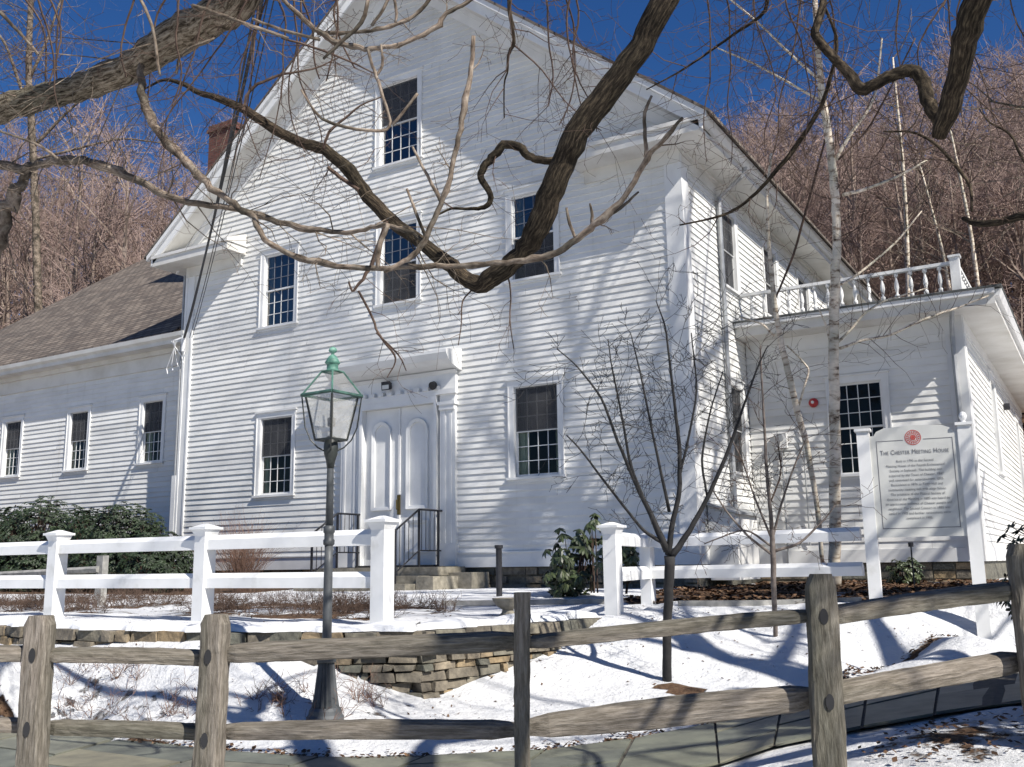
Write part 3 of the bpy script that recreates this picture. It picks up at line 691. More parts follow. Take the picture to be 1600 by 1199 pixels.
# left wing
YW = 16.5; XW = -33.5
wh = []; fw_ = FR(YW)
for i, xc in enumerate((-20.88, -23.93, -27.0, -30.1)): wh.append(window(house, fw_, xc, 2.62, 1.02, 1.86, seed=20+i))
w = MB(); siding(w, fw_, lambda z: XW, lambda z: XL+.0, -.1, 5.15, wh); w.build('wing_wall', 'siding', house)
w = MB(); w.box(XW, XL-.02, 16.44, 16.5, 5.15, 5.62); w.box(XW, XL-.02, 16.36, 16.44, 5.50, 5.62); w.box(XW-.3, XL-.02, 16.05, 16.5, 5.62, 5.68); w.box(XW-.3, XL-.02, 16.02, 16.06, 5.62, 5.84)
w.prism([(0, 15.94, 5.77), (0, 15.92, 5.87), (0, 16.02, 5.87), (0, 16.02, 5.72)], (XW-.3, 0, 0), (XL-.02, 0, 0)); w.build('wing_eave', 'soffit', house)
RZ = lambda y: 5.90+.72*(y-15.95)
w = MB(); w.prism([(0, 15.95, RZ(15.95)), (0, 27, RZ(27)), (0, 38, RZ(15.95)), (0, 38, RZ(15.95)-.1), (0, 27, RZ(27)-.1), (0, 15.95, RZ(15.95)-.06)], (XW-.3, 0, 0), (XL-.5, 0, 0))
wr = w.build('wing_roof', 'shingle', house)
w = MB(); w.prism([(0, 16.05, RZ(16)-.08), (0, 27, RZ(27)-.11), (0, 37.9, RZ(16)-.08), (0, 37.9, -.4), (0, 16.05+.5, -.4)], (XW, 0, 0), (XW+.1, 0, 0)); w.build('wing_end_wall', 'siding', house)
b = MB(); cc = (-22.85, 20.35)
b.box(-23.35, -22.35, 20.0, 20.8, 8.0, 13.75); b.box(-23.41, -22.29, 19.94, 20.86, 13.75, 13.85); b.box(-23.37, -22.33, 19.98, 20.82, 13.85, 13.98)
ch = b.build('chimney', 'brick', house)
b = MB(); b.box(-23.2, -22.5, 20.15, 20.65, 13.98, 14.02); b.build('chimney_flue', 'iron', ch)

# right wing with balustraded flat roof
YP = 19.2; XP = -1.95; ZP = 4.42
fp = FR(YP); fs = SR(XP)
ph = [window(house, fp, -3.87, 1.52, 1.16, 2.02, upper='muntin', lower='muntin', seed=31, curtain=False)]
ps = [window(house, fs, 24.0, 1.75, 1.1, 2.35, upper='screen', lower='screen', seed=32, curtain=False), window(house, fs, 30.4, 1.55, 1.1, 2.35, upper='screen', lower='screen', seed=33, curtain=False)]
w = MB(); siding(w, fp, lambda z: XR+.03, lambda z: XP-.26, .2, 4.15, ph, .14); siding(w, fs, lambda z: YP+.2, lambda z: 33.0, .2, 4.2, ps, .13); w.build('porch_wall', 'siding', house)
b = MB(); b.box(XR+.04, XP-.28, YP-.035, YP, 4.12, ZP); b.box(XP, XP+.03, YP, 33, 4.2, ZP)
b.box(XR+.04, XP-.28, YP-.05, YP, -.04, .2); b.box(XP, XP+.03, YP+.2, 33, -.04, .2)
b.box(XP-.28, XP+.03, YP-.045, YP, -.04, ZP); b.box(XP, XP+.045, YP, YP+.22, -.04, ZP); b.build('porch_trim', 'trim', house)
b = MB(); b.box(XR+.03, XP+.05+.6, YP-.62, YP+14.4, ZP, ZP+.06); b.box(XR+.03, XP+.65, YP-.62, YP-.58, ZP+.06, ZP+.27); b.box(XP+.61, XP+.65, YP-.58, YP+14.4, ZP+.06, ZP+.27)
b.build('porch_eave', 'soffit', house)
b = MB(); b.prism([(XP+.65, 0, ZP+.13), (XP+.72, 0, ZP+.13), (XP+.77, 0, ZP+.25), (XP+.65, 0, ZP+.25)], (0, YP-.62, 0), (0, YP+14.4, 0)); b.box(XR+.03, XP+.66, YP-.70, YP-.62, ZP+.18, ZP+.27); b.build('porch_gutter', 'trim', house)
b = MB(); b.box(XR+.03, XP+.78, YP-.72, YP+14.45, ZP+.272, ZP+.31); b.build('porch_roof', 'porchroof', house)
b = MB(); b.tube([(XP-.05, YP-.5, ZP+.1), (XP-.12, YP-.25, ZP-.15), (XP-.15, YP-.1, ZP-.4), (XP-.15, YP-.1, .1)], .042, 8); b.build('downspout', 'greymetal', house)  # grey pipe stands in for the corner board's shaded strip
b = MB(); b.box(XR-.1, XP-.02, YP+.05, YP+.3, -.9, -.04); b.box(XP-.3, XP-.02, YP+.3, 33, -.9, -.04)
rg = random.Random(14); x = XR+.05
while x < XP-.1:
    w_ = rg.uniform(.3, .7)
    for za, zb in ((-.6, -.36), (-.33, -.2), (-.175, -.06)): b.box(x+.012, min(x+w_, XP)-.012, YP+.0+rg.uniform(0, .03), YP+.06, za, zb-rg.uniform(0, .02))
    x += w_
b.build('porch_foundation', 'stone', house)
bal = MB(); yb = 18.95; zb = ZP+.312
bal.box(XR+.05, XP+.08, yb-.05, yb+.05, zb+.60, zb+.66); bal.box(XR+.05, XP+.08, yb-.04, yb+.04, zb+.06, zb+.11)
bal.box(XP-.02, XP+.08, yb, 30, zb+.60, zb+.66); bal.box(XP-.01, XP+.07, yb, 30, zb+.06, zb+.11)
bl = bal.build('balustrade', 'trim', house)
def baluster(cx, cy): 
    q = MB(); q.lathe((cx, cy, zb+.11), [(.042, 0), (.042, .07), (.020, .09), (.026, .14), (.044, .21), (.036, .3), (.019, .38), (.018, .42), (.04, .43), (.04, .49)], 8); return q
q = baluster(-5.75, yb); b0 = q.build('baluster', 'trim', bl, smooth=True)
bx = -5.75; n = 0
while bx < XP-.3:
    bx += .254; c = b0.copy(); COL.objects.link(c); c.parent = bl; c.location = (bx+5.75, 0, 0)
by = yb
while by < 29.5:
    by += .254; c = b0.copy(); COL.objects.link(c); c.parent = bl; c.location = (XP+.03+5.75, by-yb, 0)
b = MB(); b.box(XP-.05, XP+.11, yb-.08, yb+.08, zb, zb+.72); b.box(XP-.075, XP+.135, yb-.105, yb+.105, zb+.72, zb+.76); b.build('newel', 'trim', bl)

# things fixed to the house
t = thing('alarm_bell', (-4.70, YP-.03, 3.05), 'round red alarm bell on the white wall of the right wing', 'alarm bell')
b = MB(); b.tube([(-4.70, YP-.02, 3.05), (-4.70, YP-.06, 3.05), (-4.70, YP-.10, 3.05), (-4.70, YP-.12, 3.05)], [.08, .095, .08, .04], 20); b.build('gong', 'redbell', t, smooth=False)
b = MB(); b.tube([(-4.70, YP-.12, 3.05), (-4.70, YP-.135, 3.05)], .03, 10); b.build('gong_bolt', 'trim', t)
for i, (x, z, lab) in enumerate(((-12.62, 3.72, 'square pale floodlight over the middle of the front doors'), (-11.42, 3.62, 'small dark floodlight above the right door pilaster'))):
    t = thing('floodlight', (x, 15.9, z), lab, 'light', 'floodlights over the front doors')
    b = MB(); b.hexa([(x-.11, 15.74, z-.09), (x+.11, 15.74, z-.09), (x+.08, 15.84, z-.06), (x-.08, 15.84, z-.06), (x-.11, 15.72, z+.09), (x+.11, 15.72, z+.09), (x+.08, 15.84, z+.07), (x-.08, 15.84, z+.07)]) if i == 0 else b.tube([(x, 15.73, z-.03), (x, 15.8, z), (x, 15.86, z+.01)], [.085, .08, .03], 12)
    b.build('housing', 'iron', t)
    b = MB()
    if i == 0: b.box(x-.085, x+.085, 15.728, 15.732, z-.07, z+.07); b.build('lens', 'signgrey', t)
    b = MB(); b.tube([(x, 15.84, z), (x, 15.899, z)], .02, 8); b.build('bracket', 'iron', t)
t = thing('meter_box', (-5.35, YP-.02, 2.3), 'white utility meter box with pipes on the shaded right wing wall', 'meter box')
b = MB(); b.box(-5.50, -5.26, YP-.11, YP-.02, 2.2, 2.5); b.build('housing', 'trim', t)
b = MB(); b.tube([(-5.38, YP-.14, 2.4), (-5.38, YP-.2, 2.4)], .08, 14); b.build('dial', 'greymetal', t)
b = MB(); b.tube([(-5.38, YP-.07, 2.15), (-5.38, YP-.07, -.1)], .02, 8); b.tube([(-4.95, YP-.06, 2.9), (-4.95, YP-.06, .3)], .015, 8); b.build('pipe', 'greymetal', t)
t = thing('wall_lamp', (XP+.03, 26.6, 3.7), 'small dark lamp high on the sunlit right wing side wall', 'light')
b = MB(); b.box(XP+.03, XP+.16, 26.5, 26.66, 3.6, 3.75); b.build('housing', 'iron', t)

# ------------------------------------------------------------------ stone steps and handrails
st = thing('stone_steps', (-12.3, 15.0, -.45), 'buff granite landing and steps below the front doors', 'steps')
b = MB(); b.box(-13.75, -10.72, 14.95, 15.86, -.17, -.01); b.box(-13.7, -10.75, 15.0, 15.9, -.6, -.17); b.build('landing', 'granite', st)
b = MB(); b.box(-13.6, -10.9, 14.58, 14.95, -.6, -.17)
b.build('step', 'granite', st)
b = MB(); b.box(-13.6, -10.9, 14.2, 14.58, -.6, -.31); b.build('step', 'granite', st)
b = MB(); b.box(-10.88, -10.5, 14.5, 15.3, -.6, -.18); b.box(-10.9, -10.2, 15.3, 15.9, -.6, -.12); b.build('cheek_stone', 'granite', st)
def handrail(x, label):
    t = thing('handrail', (x, 15.0, -.1), label, 'handrail', 'iron handrails beside the front steps')
    b = MB(); b.tube([(x, 15.9, 1.08), (x, 15.15, 1.08), (x, 14.42, .66), (x, 14.36, .58)], .02, 8); b.build('top_rail', 'iron', t)
    b = MB(); b.tube([(x, 15.9, .30), (x, 15.15, .30), (x, 14.42, -.12)], .014, 6); b.build('bottom_rail', 'iron', t)
    for y, z0, z1 in ((15.78, -.01, 1.07), (15.15, -.01, 1.07), (14.42, -.31, .65)):
        b = MB(); b.box(x-.018, x+.018, y-.018, y+.018, z0, z1); b.build('post', 'iron', t)
    b = MB()
    for k in range(1, 10):
        y = 14.42+(15.78-14.42)*k/10
        if abs(y-15.15) < .06: continue
        zt = 1.07 if y > 15.15 else 1.07-(15.15-y)*.575; b.tube([(x, y, zt-.78), (x, y, zt)], .008, 6)
    b.build('pickets', 'iron', t)
handrail(-11.3, 'black iron handrail on the right of the front steps')
handrail(-13.35, 'black iron handrail on the left of the front steps, partly behind the lamp post')

# ------------------------------------------------------------------ white fences
def cap_post(t, x, y, z0, z1, w=.155):
    b = MB(); h = w/2; b.box(x-h, x+h, y-h, y+h, z0, z1-.09)
    p = b.build('post', 'fence_white', t)
    b = MB(); b.hexa([(x-h, y-h, z1-.12), (x+h, y-h, z1-.12), (x+h, y+h, z1-.12), (x-h, y+h, z1-.12)]+[(x-h-.028, y-h-.028, z1-.05), (x+h+.028, y-h-.028, z1-.05), (x+h+.028, y+h+.028, z1-.05), (x-h-.028, y+h+.028, z1-.05)])
    b.box(x-h-.045, x+h+.045, y-h-.045, y+h+.045, z1-.05, z1-.025)
    b.hexa([(x-h-.03, y-h-.03, z1-.025), (x+h+.03, y-h-.03, z1-.025), (x+h+.03, y+h+.03, z1-.025), (x-h-.03, y+h+.03, z1-.025)]+[(x-.02, y-.02, z1+.01), (x+.02, y-.02, z1+.01), (x+.02, y+.02, z1+.01), (x-.02, y+.02, z1+.01)])
    b.build('post_cap', 'fence_white', p)
def rail(t, p, q, zz0, zz1, dp=.05, hh=.075):
    """diamond-set rail with sloping top faces"""
    P = Vector((p[0], p[1], 0)); Q = Vector((q[0], q[1], 0)); d = (Q-P).normalized(); n = Vector((-d.y, d.x, 0))
    b = MB(); prof = [(-dp, -hh), (dp, -hh), (dp, hh*.35), (0, hh), (-dp, hh*.35)]
    v = []
    for e, z in ((P, zz0), (Q, zz1)):
        for a, c in prof: w = e+n*a; v.append((w.x, w.y, z+c))
    k = len(prof); b.v = v; b.f = [tuple(range(k-1, -1, -1)), tuple(range(k, 2*k))]+[(i, (i+1) % k, k+(i+1) % k, k+i) for i in range(k)]
    b.build('rail', 'fence_white', t)
fl = thing('post_and_rail_fence', (-8.1, 7.1, -.5), 'white two-rail fence on the stone wall terrace left of the walkway', 'fence', 'white fences in front of the house')
FP = [(-14.6, 6.9), (-12.6, 6.95), (-10.42, 7.02), (-8.10, 7.14), (-5.79, 7.20)]
for x, y in FP: cap_post(fl, x, y, hz(x, y)-.15, .46)
for i in range(len(FP)-1):
    (x0, y0), (x1, y1) = FP[i], FP[i+1]
    for zc in (.275, -.115): rail(fl, (x0+.075, y0), (x1-.075, y1), zc, zc)
frn = thing('post_and_rail_fence', (-4.5, 10.5, -.5), 'white two-rail fence from the right side of the walkway to the sign', 'fence', 'white fences in front of the house')
q1 = at(958, 900, 10.3); q2 = at(1012, 900, 12.0); q3 = at(1352, 800, 10.75)
cap_post(frn, q1.x, q1.y, hz(q1.x, q1.y)-.15, .43, .15); cap_post(frn, q2.x, q2.y, hz(q2.x, q2.y)-.15, .36, .14)
for zc in (.27, -.11):
    rail(frn, (q1.x, q1.y), (q2.x, q2.y), zc, zc); rail(frn, (q2.x+.07, q2.y), (q3.x-.07, q3.y), zc, zc+.02)
# old grey fence behind the hedge at the left
t = thing('garden_fence', (-14.5, 12, -.4), 'low weathered grey fence in front of the dark hedge at far left', 'fence')
p0 = at(157, 930, 14.2); b = MB(); b.box(p0.x-.07, p0.x+.07, p0.y-.05, p0.y+.05, -.5, .22); b.build('post', 'kerbstone', t)
b = MB(); b.tube([(p0.x, p0.y-.06, .02), (p0.x-3.6, p0.y-.3, -.08)], .05, 6); b.build('rail', 'kerbstone', t)

# ------------------------------------------------------------------ sign
sA = at(1358, 800, 10.62); sB = at(1519, 800, 10.2)
SA = Vector((sA.x, sA.y, 0)); SB = Vector((sB.x, sB.y, 0)); sd = (SB-SA).normalized(); sn = Vector((sd.y, -sd.x, 0))   # sn faces the viewer
sg = thing('notice_sign', (SA.x, SA.y, -.5), 'white history sign on two posts with red round emblem and dark lettering', 'sign')
def sp(u, n, z): p = SA+sd*u+sn*n; return (p.x, p.y, z)
def sbox(mb, u0, u1, n0, n1, z0, z1): mb.hexa([sp(u0, n0, z0), sp(u1, n0, z0), sp(u1, n1, z0), sp(u0, n1, z0), sp(u0, n0, z1), sp(u1, n0, z1), sp(u1, n1, z1), sp(u0, n1, z1)])
SW = (SB-SA).length
for u, z0, z1 in ((0, -.7, 1.40), (SW, -.85, 1.40)):
    b = MB(); sbox(b, u-.065, u+.065, -.07, .06, z0, z1); po = b.build('post', 'fence_white', sg)
    b = MB(); sbox(b, u-.085, u+.085, -.09, .08, z1, z1+.03); c = sp(u, -.005, z1+.03)
    if u: b.lathe(c, [(.03, 0), (.02, .02), (.038, .05), (.042, .075), (.03, .105), (.008, .12)], 12)
    b.build('post_cap', 'fence_white', po)
bd = MB(); n0_, n1_ = .005, .045
# shaped board: straight sides, shouldered top
prof = [(.05, .24), (SW-.05, .24), (SW-.05, 1.34), (SW-.11, 1.34), (SW-.14, 1.385), (SW*.78, 1.42), (SW*.5, 1.435), (SW*.22, 1.42), (.14, 1.385), (.11, 1.34), (.05, 1.34)]
bd.v = [sp(u, n0_, z) for u, z in prof]+[sp(u, n1_, z) for u, z in prof]; k = len(prof)
bd.f = [tuple(range(k-1, -1, -1)), tuple(range(k, 2*k))]+[(i, (i+1) % k, k+(i+1) % k, k+i) for i in range(k)]
board = bd.build('sign_board', 'signgrey', sg)
fb = MB(); u0_, u1_, z0_, z1_ = .13, SW-.12, .33, 1.28; t_ = .007
for q in ((u0_, u1_, z0_, z0_+t_), (u0_, SW/2-.1, z1_-t_, z1_), (SW/2+.1, u1_, z1_-t_, z1_), (u0_, u0_+t_, z0_+t_, z1_-t_), (u1_-t_, u1_, z0_+t_, z1_-t_)): sbox(fb, q[0], q[1], n1_-.001, n1_+.002, q[2], q[3])
fb.build('border_line', 'signink', board)
em = MB(); ec = SW/2; ez = 1.30
def ring(mb, r0_, r1_, nn, th, seg=28, a0=0, a1=2*math.pi, cx=ec, cz=ez):
    for k in range(seg):
        A = a0+(a1-a0)*k/seg; B = a0+(a1-a0)*(k+1)/seg
        q = [(cx+r0_*math.cos(A), cz+r0_*math.sin(A)), (cx+r0_*math.cos(B), cz+r0_*math.sin(B)), (cx+r1_*math.cos(B), cz+r1_*math.sin(B)), (cx+r1_*math.cos(A), cz+r1_*math.sin(A))]
        mb.face([sp(u, nn, z) for u, z in q])
ring(em, .074, .082, n1_+.003, 0)
for k in range(16): a = k*math.pi/8; ring(em, .052, .066, n1_+.003, 0, 2, a, a+.24)
ring(em, .040, .046, n1_+.003, 0)
for k in range(6):
    a = k*math.pi/3; ring(em, .004, .013, n1_+.003, 0, 8, 0, 6.283, ec+.02*math.cos(a), ez+.02*math.sin(a))
ring(em, .0, .009, n1_+.003, 0, 10); em.build('emblem', 'signred', board)
def text(txt, size, u, z, name='lettering', sx=1.0):
    cu = bpy.data.curves.new(name, 'FONT'); cu.body = txt; cu.size = size; cu.align_x = 'CENTER'; cu.extrude = .0008; cu.space_character = 1.08; cu.offset = -.0005
    if name.startswith('title'):
        cu.small_caps_scale = .76
        for q in cu.body_format: q.use_small_caps = True
    o = bpy.data.objects.new(name, cu); dg = bpy.context.evaluated_depsgraph_get(); COL.objects.link(o)
    bpy.context.view_layer.update(); me = bpy.data.meshes.new_from_object(o.evaluated_get(bpy.context.evaluated_depsgraph_get()))
    bpy.data.objects.remove(o); org = Vector(sg.location)
    for v in me.vertices:
        q = sp(u+v.co.x*sx, n1_+.003+v.co.z, z+v.co.y); v.co = Vector(q)-org
    me.materials.clear(); me.materials.append(M['signink']); ob = bpy.data.objects.new(name, me); COL.objects.link(ob); ob.parent = board
text('The Chester Meeting House', .072, SW/2, 1.125, 'title_lettering', .76)
L_ = ['Built in 1795 as the Second', 'Meeting House of the Fourth Ecclesiastical', 'Society in Saybrook. The building was', 'acquired by the Town of Chester, 1847', 'and renovated for entertainment, 1876.', 'Remodeled in 1876 as Town Hall and', 'community meeting hall with stage house.', 'The premiere of the Musical Society of', 'America at the Meeting in 1883 was heard by', 'an appreciative audience of Chester people and', 'neighbors. The Second Concert in 1885 was', 'added in 1970 and further renovations were', 'completed in 1986.']
for i, l in enumerate(L_): text(l, .037, SW/2, 1.04-i*.051, 'body_lettering', .84)

# ------------------------------------------------------------------ dry stone wall
dw = thing('stone_wall', (-5.12, 6.82, -1.1), 'low dry-laid brown fieldstone retaining wall with snow on top', 'wall')
def wall_pt(s):
    i = 0; P = WL
    while i < len(P)-2 and s > math.dist(P[i], P[i+1]): s -= math.dist(P[i], P[i+1]); i += 1
    L = math.dist(P[i], P[i+1]); t = s/L; dx, dy = (P[i+1][0]-P[i][0])/L, (P[i+1][1]-P[i][1])/L
    return P[i][0]+dx*s, P[i][1]+dy*s, dx, dy
TL = sum(math.dist(WL[i], WL[i+1]) for i in range(len(WL)-1)); rg = random.Random(21)
stn = MB(); z = -1.25; cornS = sum(math.dist(WL[i], WL[i+1]) for i in range(5))
while z < -.54:
    h = rg.uniform(.045, .095); zt = min(z+h, -.535)
    if -.535-zt < .05: zt = -.535
    s_ = rg.uniform(0, .2)
    while s_ < TL:
        w_ = rg.uniform(.09, .30)*(1.4 if zt > -.6 else 1); e_ = min(s_+w_, TL)
        if s_ < cornS < e_: 
            if cornS-s_ > .1: e_ = cornS
            else: s_ = cornS
        x0, y0, dx, dy = wall_pt(s_+.001); x1, y1, _, _ = wall_pt(e_-.001)
        L = math.hypot(x1-x0, y1-y0)
        if L > .03:
            dx, dy = (x1-x0)/L, (y1-y0)/L; nx_, ny_ = dy, -dx      # outward (viewer) side
            j = lambda a: rg.uniform(-a, a); out = rg.uniform(-.01, .055); back = .34; gp = .007
            def q(t, o, zz): return (x0+dx*t+nx_*o, y0+dy*t+ny_*o, zz)
            xb = out+.02
            stn.hexa([q(gp, -back, z+.004), q(L-gp, -back, z+.004), q(L-gp+j(.012), out+j(.015), z+.006+j(.006)), q(gp+j(.012), out+j(.015), z+.006+j(.006)),
                      q(gp, -back, zt-.003), q(L-gp, -back, zt-.003), q(L-gp+j(.018), out-.012+j(.015), zt-.004+j(.008)), q(gp+j(.018), out-.012+j(.015), zt-.004+j(.008))])
        s_ = e_
    z = zt
sto = stn.build('stones', 'stone', dw)
bv = sto.modifiers.new('bevel', 'BEVEL'); bv.width = .006; bv.segments = 2; bv.limit_method = 'NONE'
# snow lying on the cap
sc = MB(); NS = 150; prev = None
for i in range(NS+1):
    s_ = TL*i/NS*.999+.001; x, y, dx, dy = wall_pt(s_); nx_, ny_ = dy, -dx
    o = .0+.05*math.sin(i*.9)+.03*math.sin(i*2.3); th = .05+.02*math.sin(i*.7)
    if s_ > cornS: o -= .08; 
    rowp = [(x-nx_*.45, y-ny_*.45, -.52), (x-nx_*.3, y-ny_*.3, -.52+th*.9), (x-nx_*.1+nx_*o*.3, y-ny_*.1+ny_*o*.3, -.53+th), (x+nx_*(o-.02), y+ny_*(o-.02), -.535+th*.6), (x+nx_*o, y+ny_*o, -.536)]
    n = len(sc.v); sc.v += rowp
    if prev is not None:
        for k in range(4): sc.f.append((prev+k, prev+k+1, n+k+1, n+k))
    prev = n
M['snow'] = simple('clean_snow', [(.3, (.66, .67, .69)), (.7, (.75, .75, .75))], 2.5, .8, .03, spec=.2, bscale=7)
sc.build('snow_cap', 'snow', dw, smooth=True)

# stone edging of the upper walk
b = MB(); pts = [Pz(690, 948, -.5), Pz(800, 947, -.5), Pz(945, 945, -.5)]
for i in range(2):
    a, c = Vector(pts[i]), Vector(pts[i+1]); a.z = c.z = -.46; b.tube([a, c], .045, 4)
tag(b.build('path_edging', 'kerbstone'), 'thin grey stone edging of the upper walk behind the stone urn', 'edging'); b = MB()
pts = [at(1060, 944, 11.0), at(1200, 943, 11.0), at(1345, 938, 10.9)]
for i in range(2): b.tube([pts[i], pts[i+1]], .05, 4)
tag(b.build('path_edging', 'kerbstone'), 'thin grey stone edging in the snow in front of the leaf-littered bed', 'edging')

# ------------------------------------------------------------------ lamp post
lb = at(508, 1128, 7.2); lx, ly, lz = lb.x, lb.y, hz(lb.x, lb.y)-.01
lamp = thing('street_lamp', (lx, ly, lz), 'old gas-style lamp post with verdigris copper lantern and fluted grey base', 'street lamp')
top = at(517, 690, 7.2).z; Hs = top-lz
b = MB(); b.lathe((lx, ly, lz), [(.14, -.1), (.14, .03), (.125, .05), (.12, .08), (.105, .10)], 20); b.build('plinth', 'lampgrey', lamp)
b = MB(); b.lathe((lx, ly, lz), [(.102, .10), (.085, .2), (.064, .38), (.060, .42)], 32, flute=.2); b.build('fluted_base', 'lampgrey', lamp)
b = MB(); b.lathe((lx, ly, lz), [(.070, .42), (.074, .44), (.060, .47), (.040, .50), (.036, .53), (.033, Hs*.55), (.031, Hs*.63)], 20); b.lathe((lx, ly, lz), [(.032, Hs*.63), (.043, Hs*.635), (.044, Hs*.65), (.036, Hs*.655), (.036, Hs*.675), (.044, Hs*.68), (.043, Hs*.70), (.032, Hs*.705)], 20)
b.lathe((lx, ly, lz), [(.030, Hs*.705), (.026, Hs*.93), (.026, Hs*.97)], 18); b.build('pole', 'lampgrey', lamp, smooth=True)
b = MB(); b.lathe((lx, ly, lz), [(.027, Hs*.92), (.036, Hs*.95), (.052, Hs*.975), (.056, Hs*1.0), (.05, Hs*1.03), (.03, Hs*1.045)], 16); b.build('collar', 'lampblack', lamp, smooth=True)
z0 = lz+Hs+.06; zg = at(517, 605, 7.2).z; ztp = at(517, 560, 7.2).z; zc = at(517, 558, 7.2).z
A45 = math.atan2(-ly, -lx)-math.pi/4+math.pi/2-.0     # one corner faces the camera
def lc(r, z, k, a=0): th = A45+math.pi/4+k*math.pi/2+a; return (lx+r*math.cos(th), ly+r*math.sin(th), z)
rb, rt_ = .122, .20
fb = MB()
for k in range(4):
    fb.tube([lc(rb, z0, k), lc(rt_, zg, k)], .009, 4); fb.tube([lc(rb, z0, k), lc(rb, z0, k+1)], .011, 4)
fb.build('lantern_frame', 'lampblack', lamp)
gb = MB()
for k in range(4): gb.face([lc(rb, z0, k), lc(rb, z0, k+1), lc(rt_, zg, k+1), lc(rt_, zg, k)])
gb.build('lantern_glass', 'lampglass', lamp)
rb2 = MB()
for k in range(4):
    rb2.tube([lc(rt_+.035, zg+.015, k), lc(rt_+.035, zg+.015, k+1)], .014, 5)
rb2.build('roof_rim', 'verdidark', lamp)
zt1 = at(517, 561, 7.2).z
rr2 = MB()
for k in range(4):
    rr2.tube([lc(rt_+.03, zg+.02, k), lc(.085, zt1, k)], .008, 5); rr2.tube([lc(.085, zt1, k), lc(.085, zt1, k+1)], .009, 5)
rr2.build('roof_frame', 'verdimid', lamp)
rg2 = MB()
for k in range(4): rg2.face([lc(rt_+.028, zg+.02, k), lc(rt_+.028, zg+.02, k+1), lc(.085, zt1, k+1), lc(.085, zt1, k)])
rg2.build('roof_glass', 'roofglass', lamp)
zf = at(517, 517, 7.2).z; hh = zf-zt1
b = MB(); b.lathe((lx, ly, zt1), [(.085, 0), (.06, .008), (.045, .02), (.045, hh*.28), (.05, hh*.30), (.062, hh*.36), (.048, hh*.48), (.03, hh*.62), (.014, hh*.68), (.012, hh*.74), (.030, hh*.80), (.034, hh*.86), (.026, hh*.94), (.006, hh)], 16); b.build('finial', 'verdigris', lamp, smooth=True)
b = MB()
for k in (0, 1, 2, 3):
    b.tube([lc(rt_+.03, zg, k), lc(rt_+.0, z0+.1, k), lc(rb+.035, z0+.0, k), lc(.10, z0-.06, k), lc(.05, z0-.085, k)], .006, 5)
b.build('support_arm', 'lampblack', lamp)
b = MB(); b.lathe((lx, ly, z0), [(.03, -.05), (.03, .02), (.012, .03), (.012, .10), (.03, .11), (.032, .17), (.015, .18), (.012, zg-z0-.02)], 10); b.build('burner', 'iron', lamp)

# ------------------------------------------------------------------ weathered split-rail fence
sf = thing('split_rail_fence', (-2.57, 4.3, -1.2), 'weathered grey split-rail fence running across the whole foreground', 'fence')
PX = [(-215, 965, 5.2), (66, 962, 5.4), (336, 960, 5.4), (815, 926, 4.95), (1279, 897, 5.0), (1597, 850, 5.3)]
TOPS = [at(*p) for p in PX]
rg = random.Random(33)
def grained(mb, path, prof_fn, seg):
    pass
def split_post(i, p, rot, w, t, z0, hole=True, round_top=True):
    mb = MB(); gr = []; nst = 26; a = rot; ca, sa = math.cos(a), math.sin(a); H = p.z-z0; rg = random.Random(50+i)
    ph = [rg.uniform(0, 6) for _ in range(4)]; sides = 16
    for k in range(nst+1):
        f = k/nst; z = z0+H*f; ww, tt = w/2, t/2
        e = H*(1-f)
        if round_top: c_ = min(1, (e+.004)/.05); ww *= math.sqrt(1-(1-c_)**2)*.55+.45 if c_ < 1 else 1
        ww *= 1+.04*math.sin(f*5+ph[0]); tt *= 1+.08*math.sin(f*7+ph[1]); ox = .008*math.sin(f*4+ph[2])
        for s in range(sides):
            th = 2*math.pi*s/sides; cx_, sx_ = math.cos(th), math.sin(th)
            ex = abs(cx_)**.45*math.copysign(1, cx_); ey = abs(sx_)**.45*math.copysign(1, sx_)
            x_ = ex*ww+ox+rg.uniform(-.0035, .0035); y_ = ey*tt+rg.uniform(-.0035, .0035)
            mb.v.append((p.x+ca*x_-sa*y_, p.y+sa*x_+ca*y_, z)); gr.append((x_*1.6+i*7, y_*1.6, z*.16))
        if k:
            b0_ = (k-1)*sides
            for s in range(sides): mb.f.append((b0_+s, b0_+(s+1) % sides, b0_+sides+(s+1) % sides, b0_+sides+s))
    mb.f.append(tuple(range(nst*sides, nst*sides+sides)))
    o = mb.build('post', 'splitwood', sf, smooth=False, grain=gr)
    if hole:   # mortise mouths: flat dark ovals painting the holes' shade on the wide faces
        for zz in ZR[i]:
            for sgn in (-1, 1):
                h = MB(); n = 14; pts = []
                for k in range(n):
                    th = 2*math.pi*k/n; x_ = .021*math.cos(th); z_ = .040*math.sin(th); y_ = sgn*(t/2*1.03+.004)
                    pts.append((p.x+ca*x_-sa*y_, p.y+sa*x_+ca*y_, zz+z_))
                h.face(pts); h.build('mortise_shade', 'dark', o)
    return o
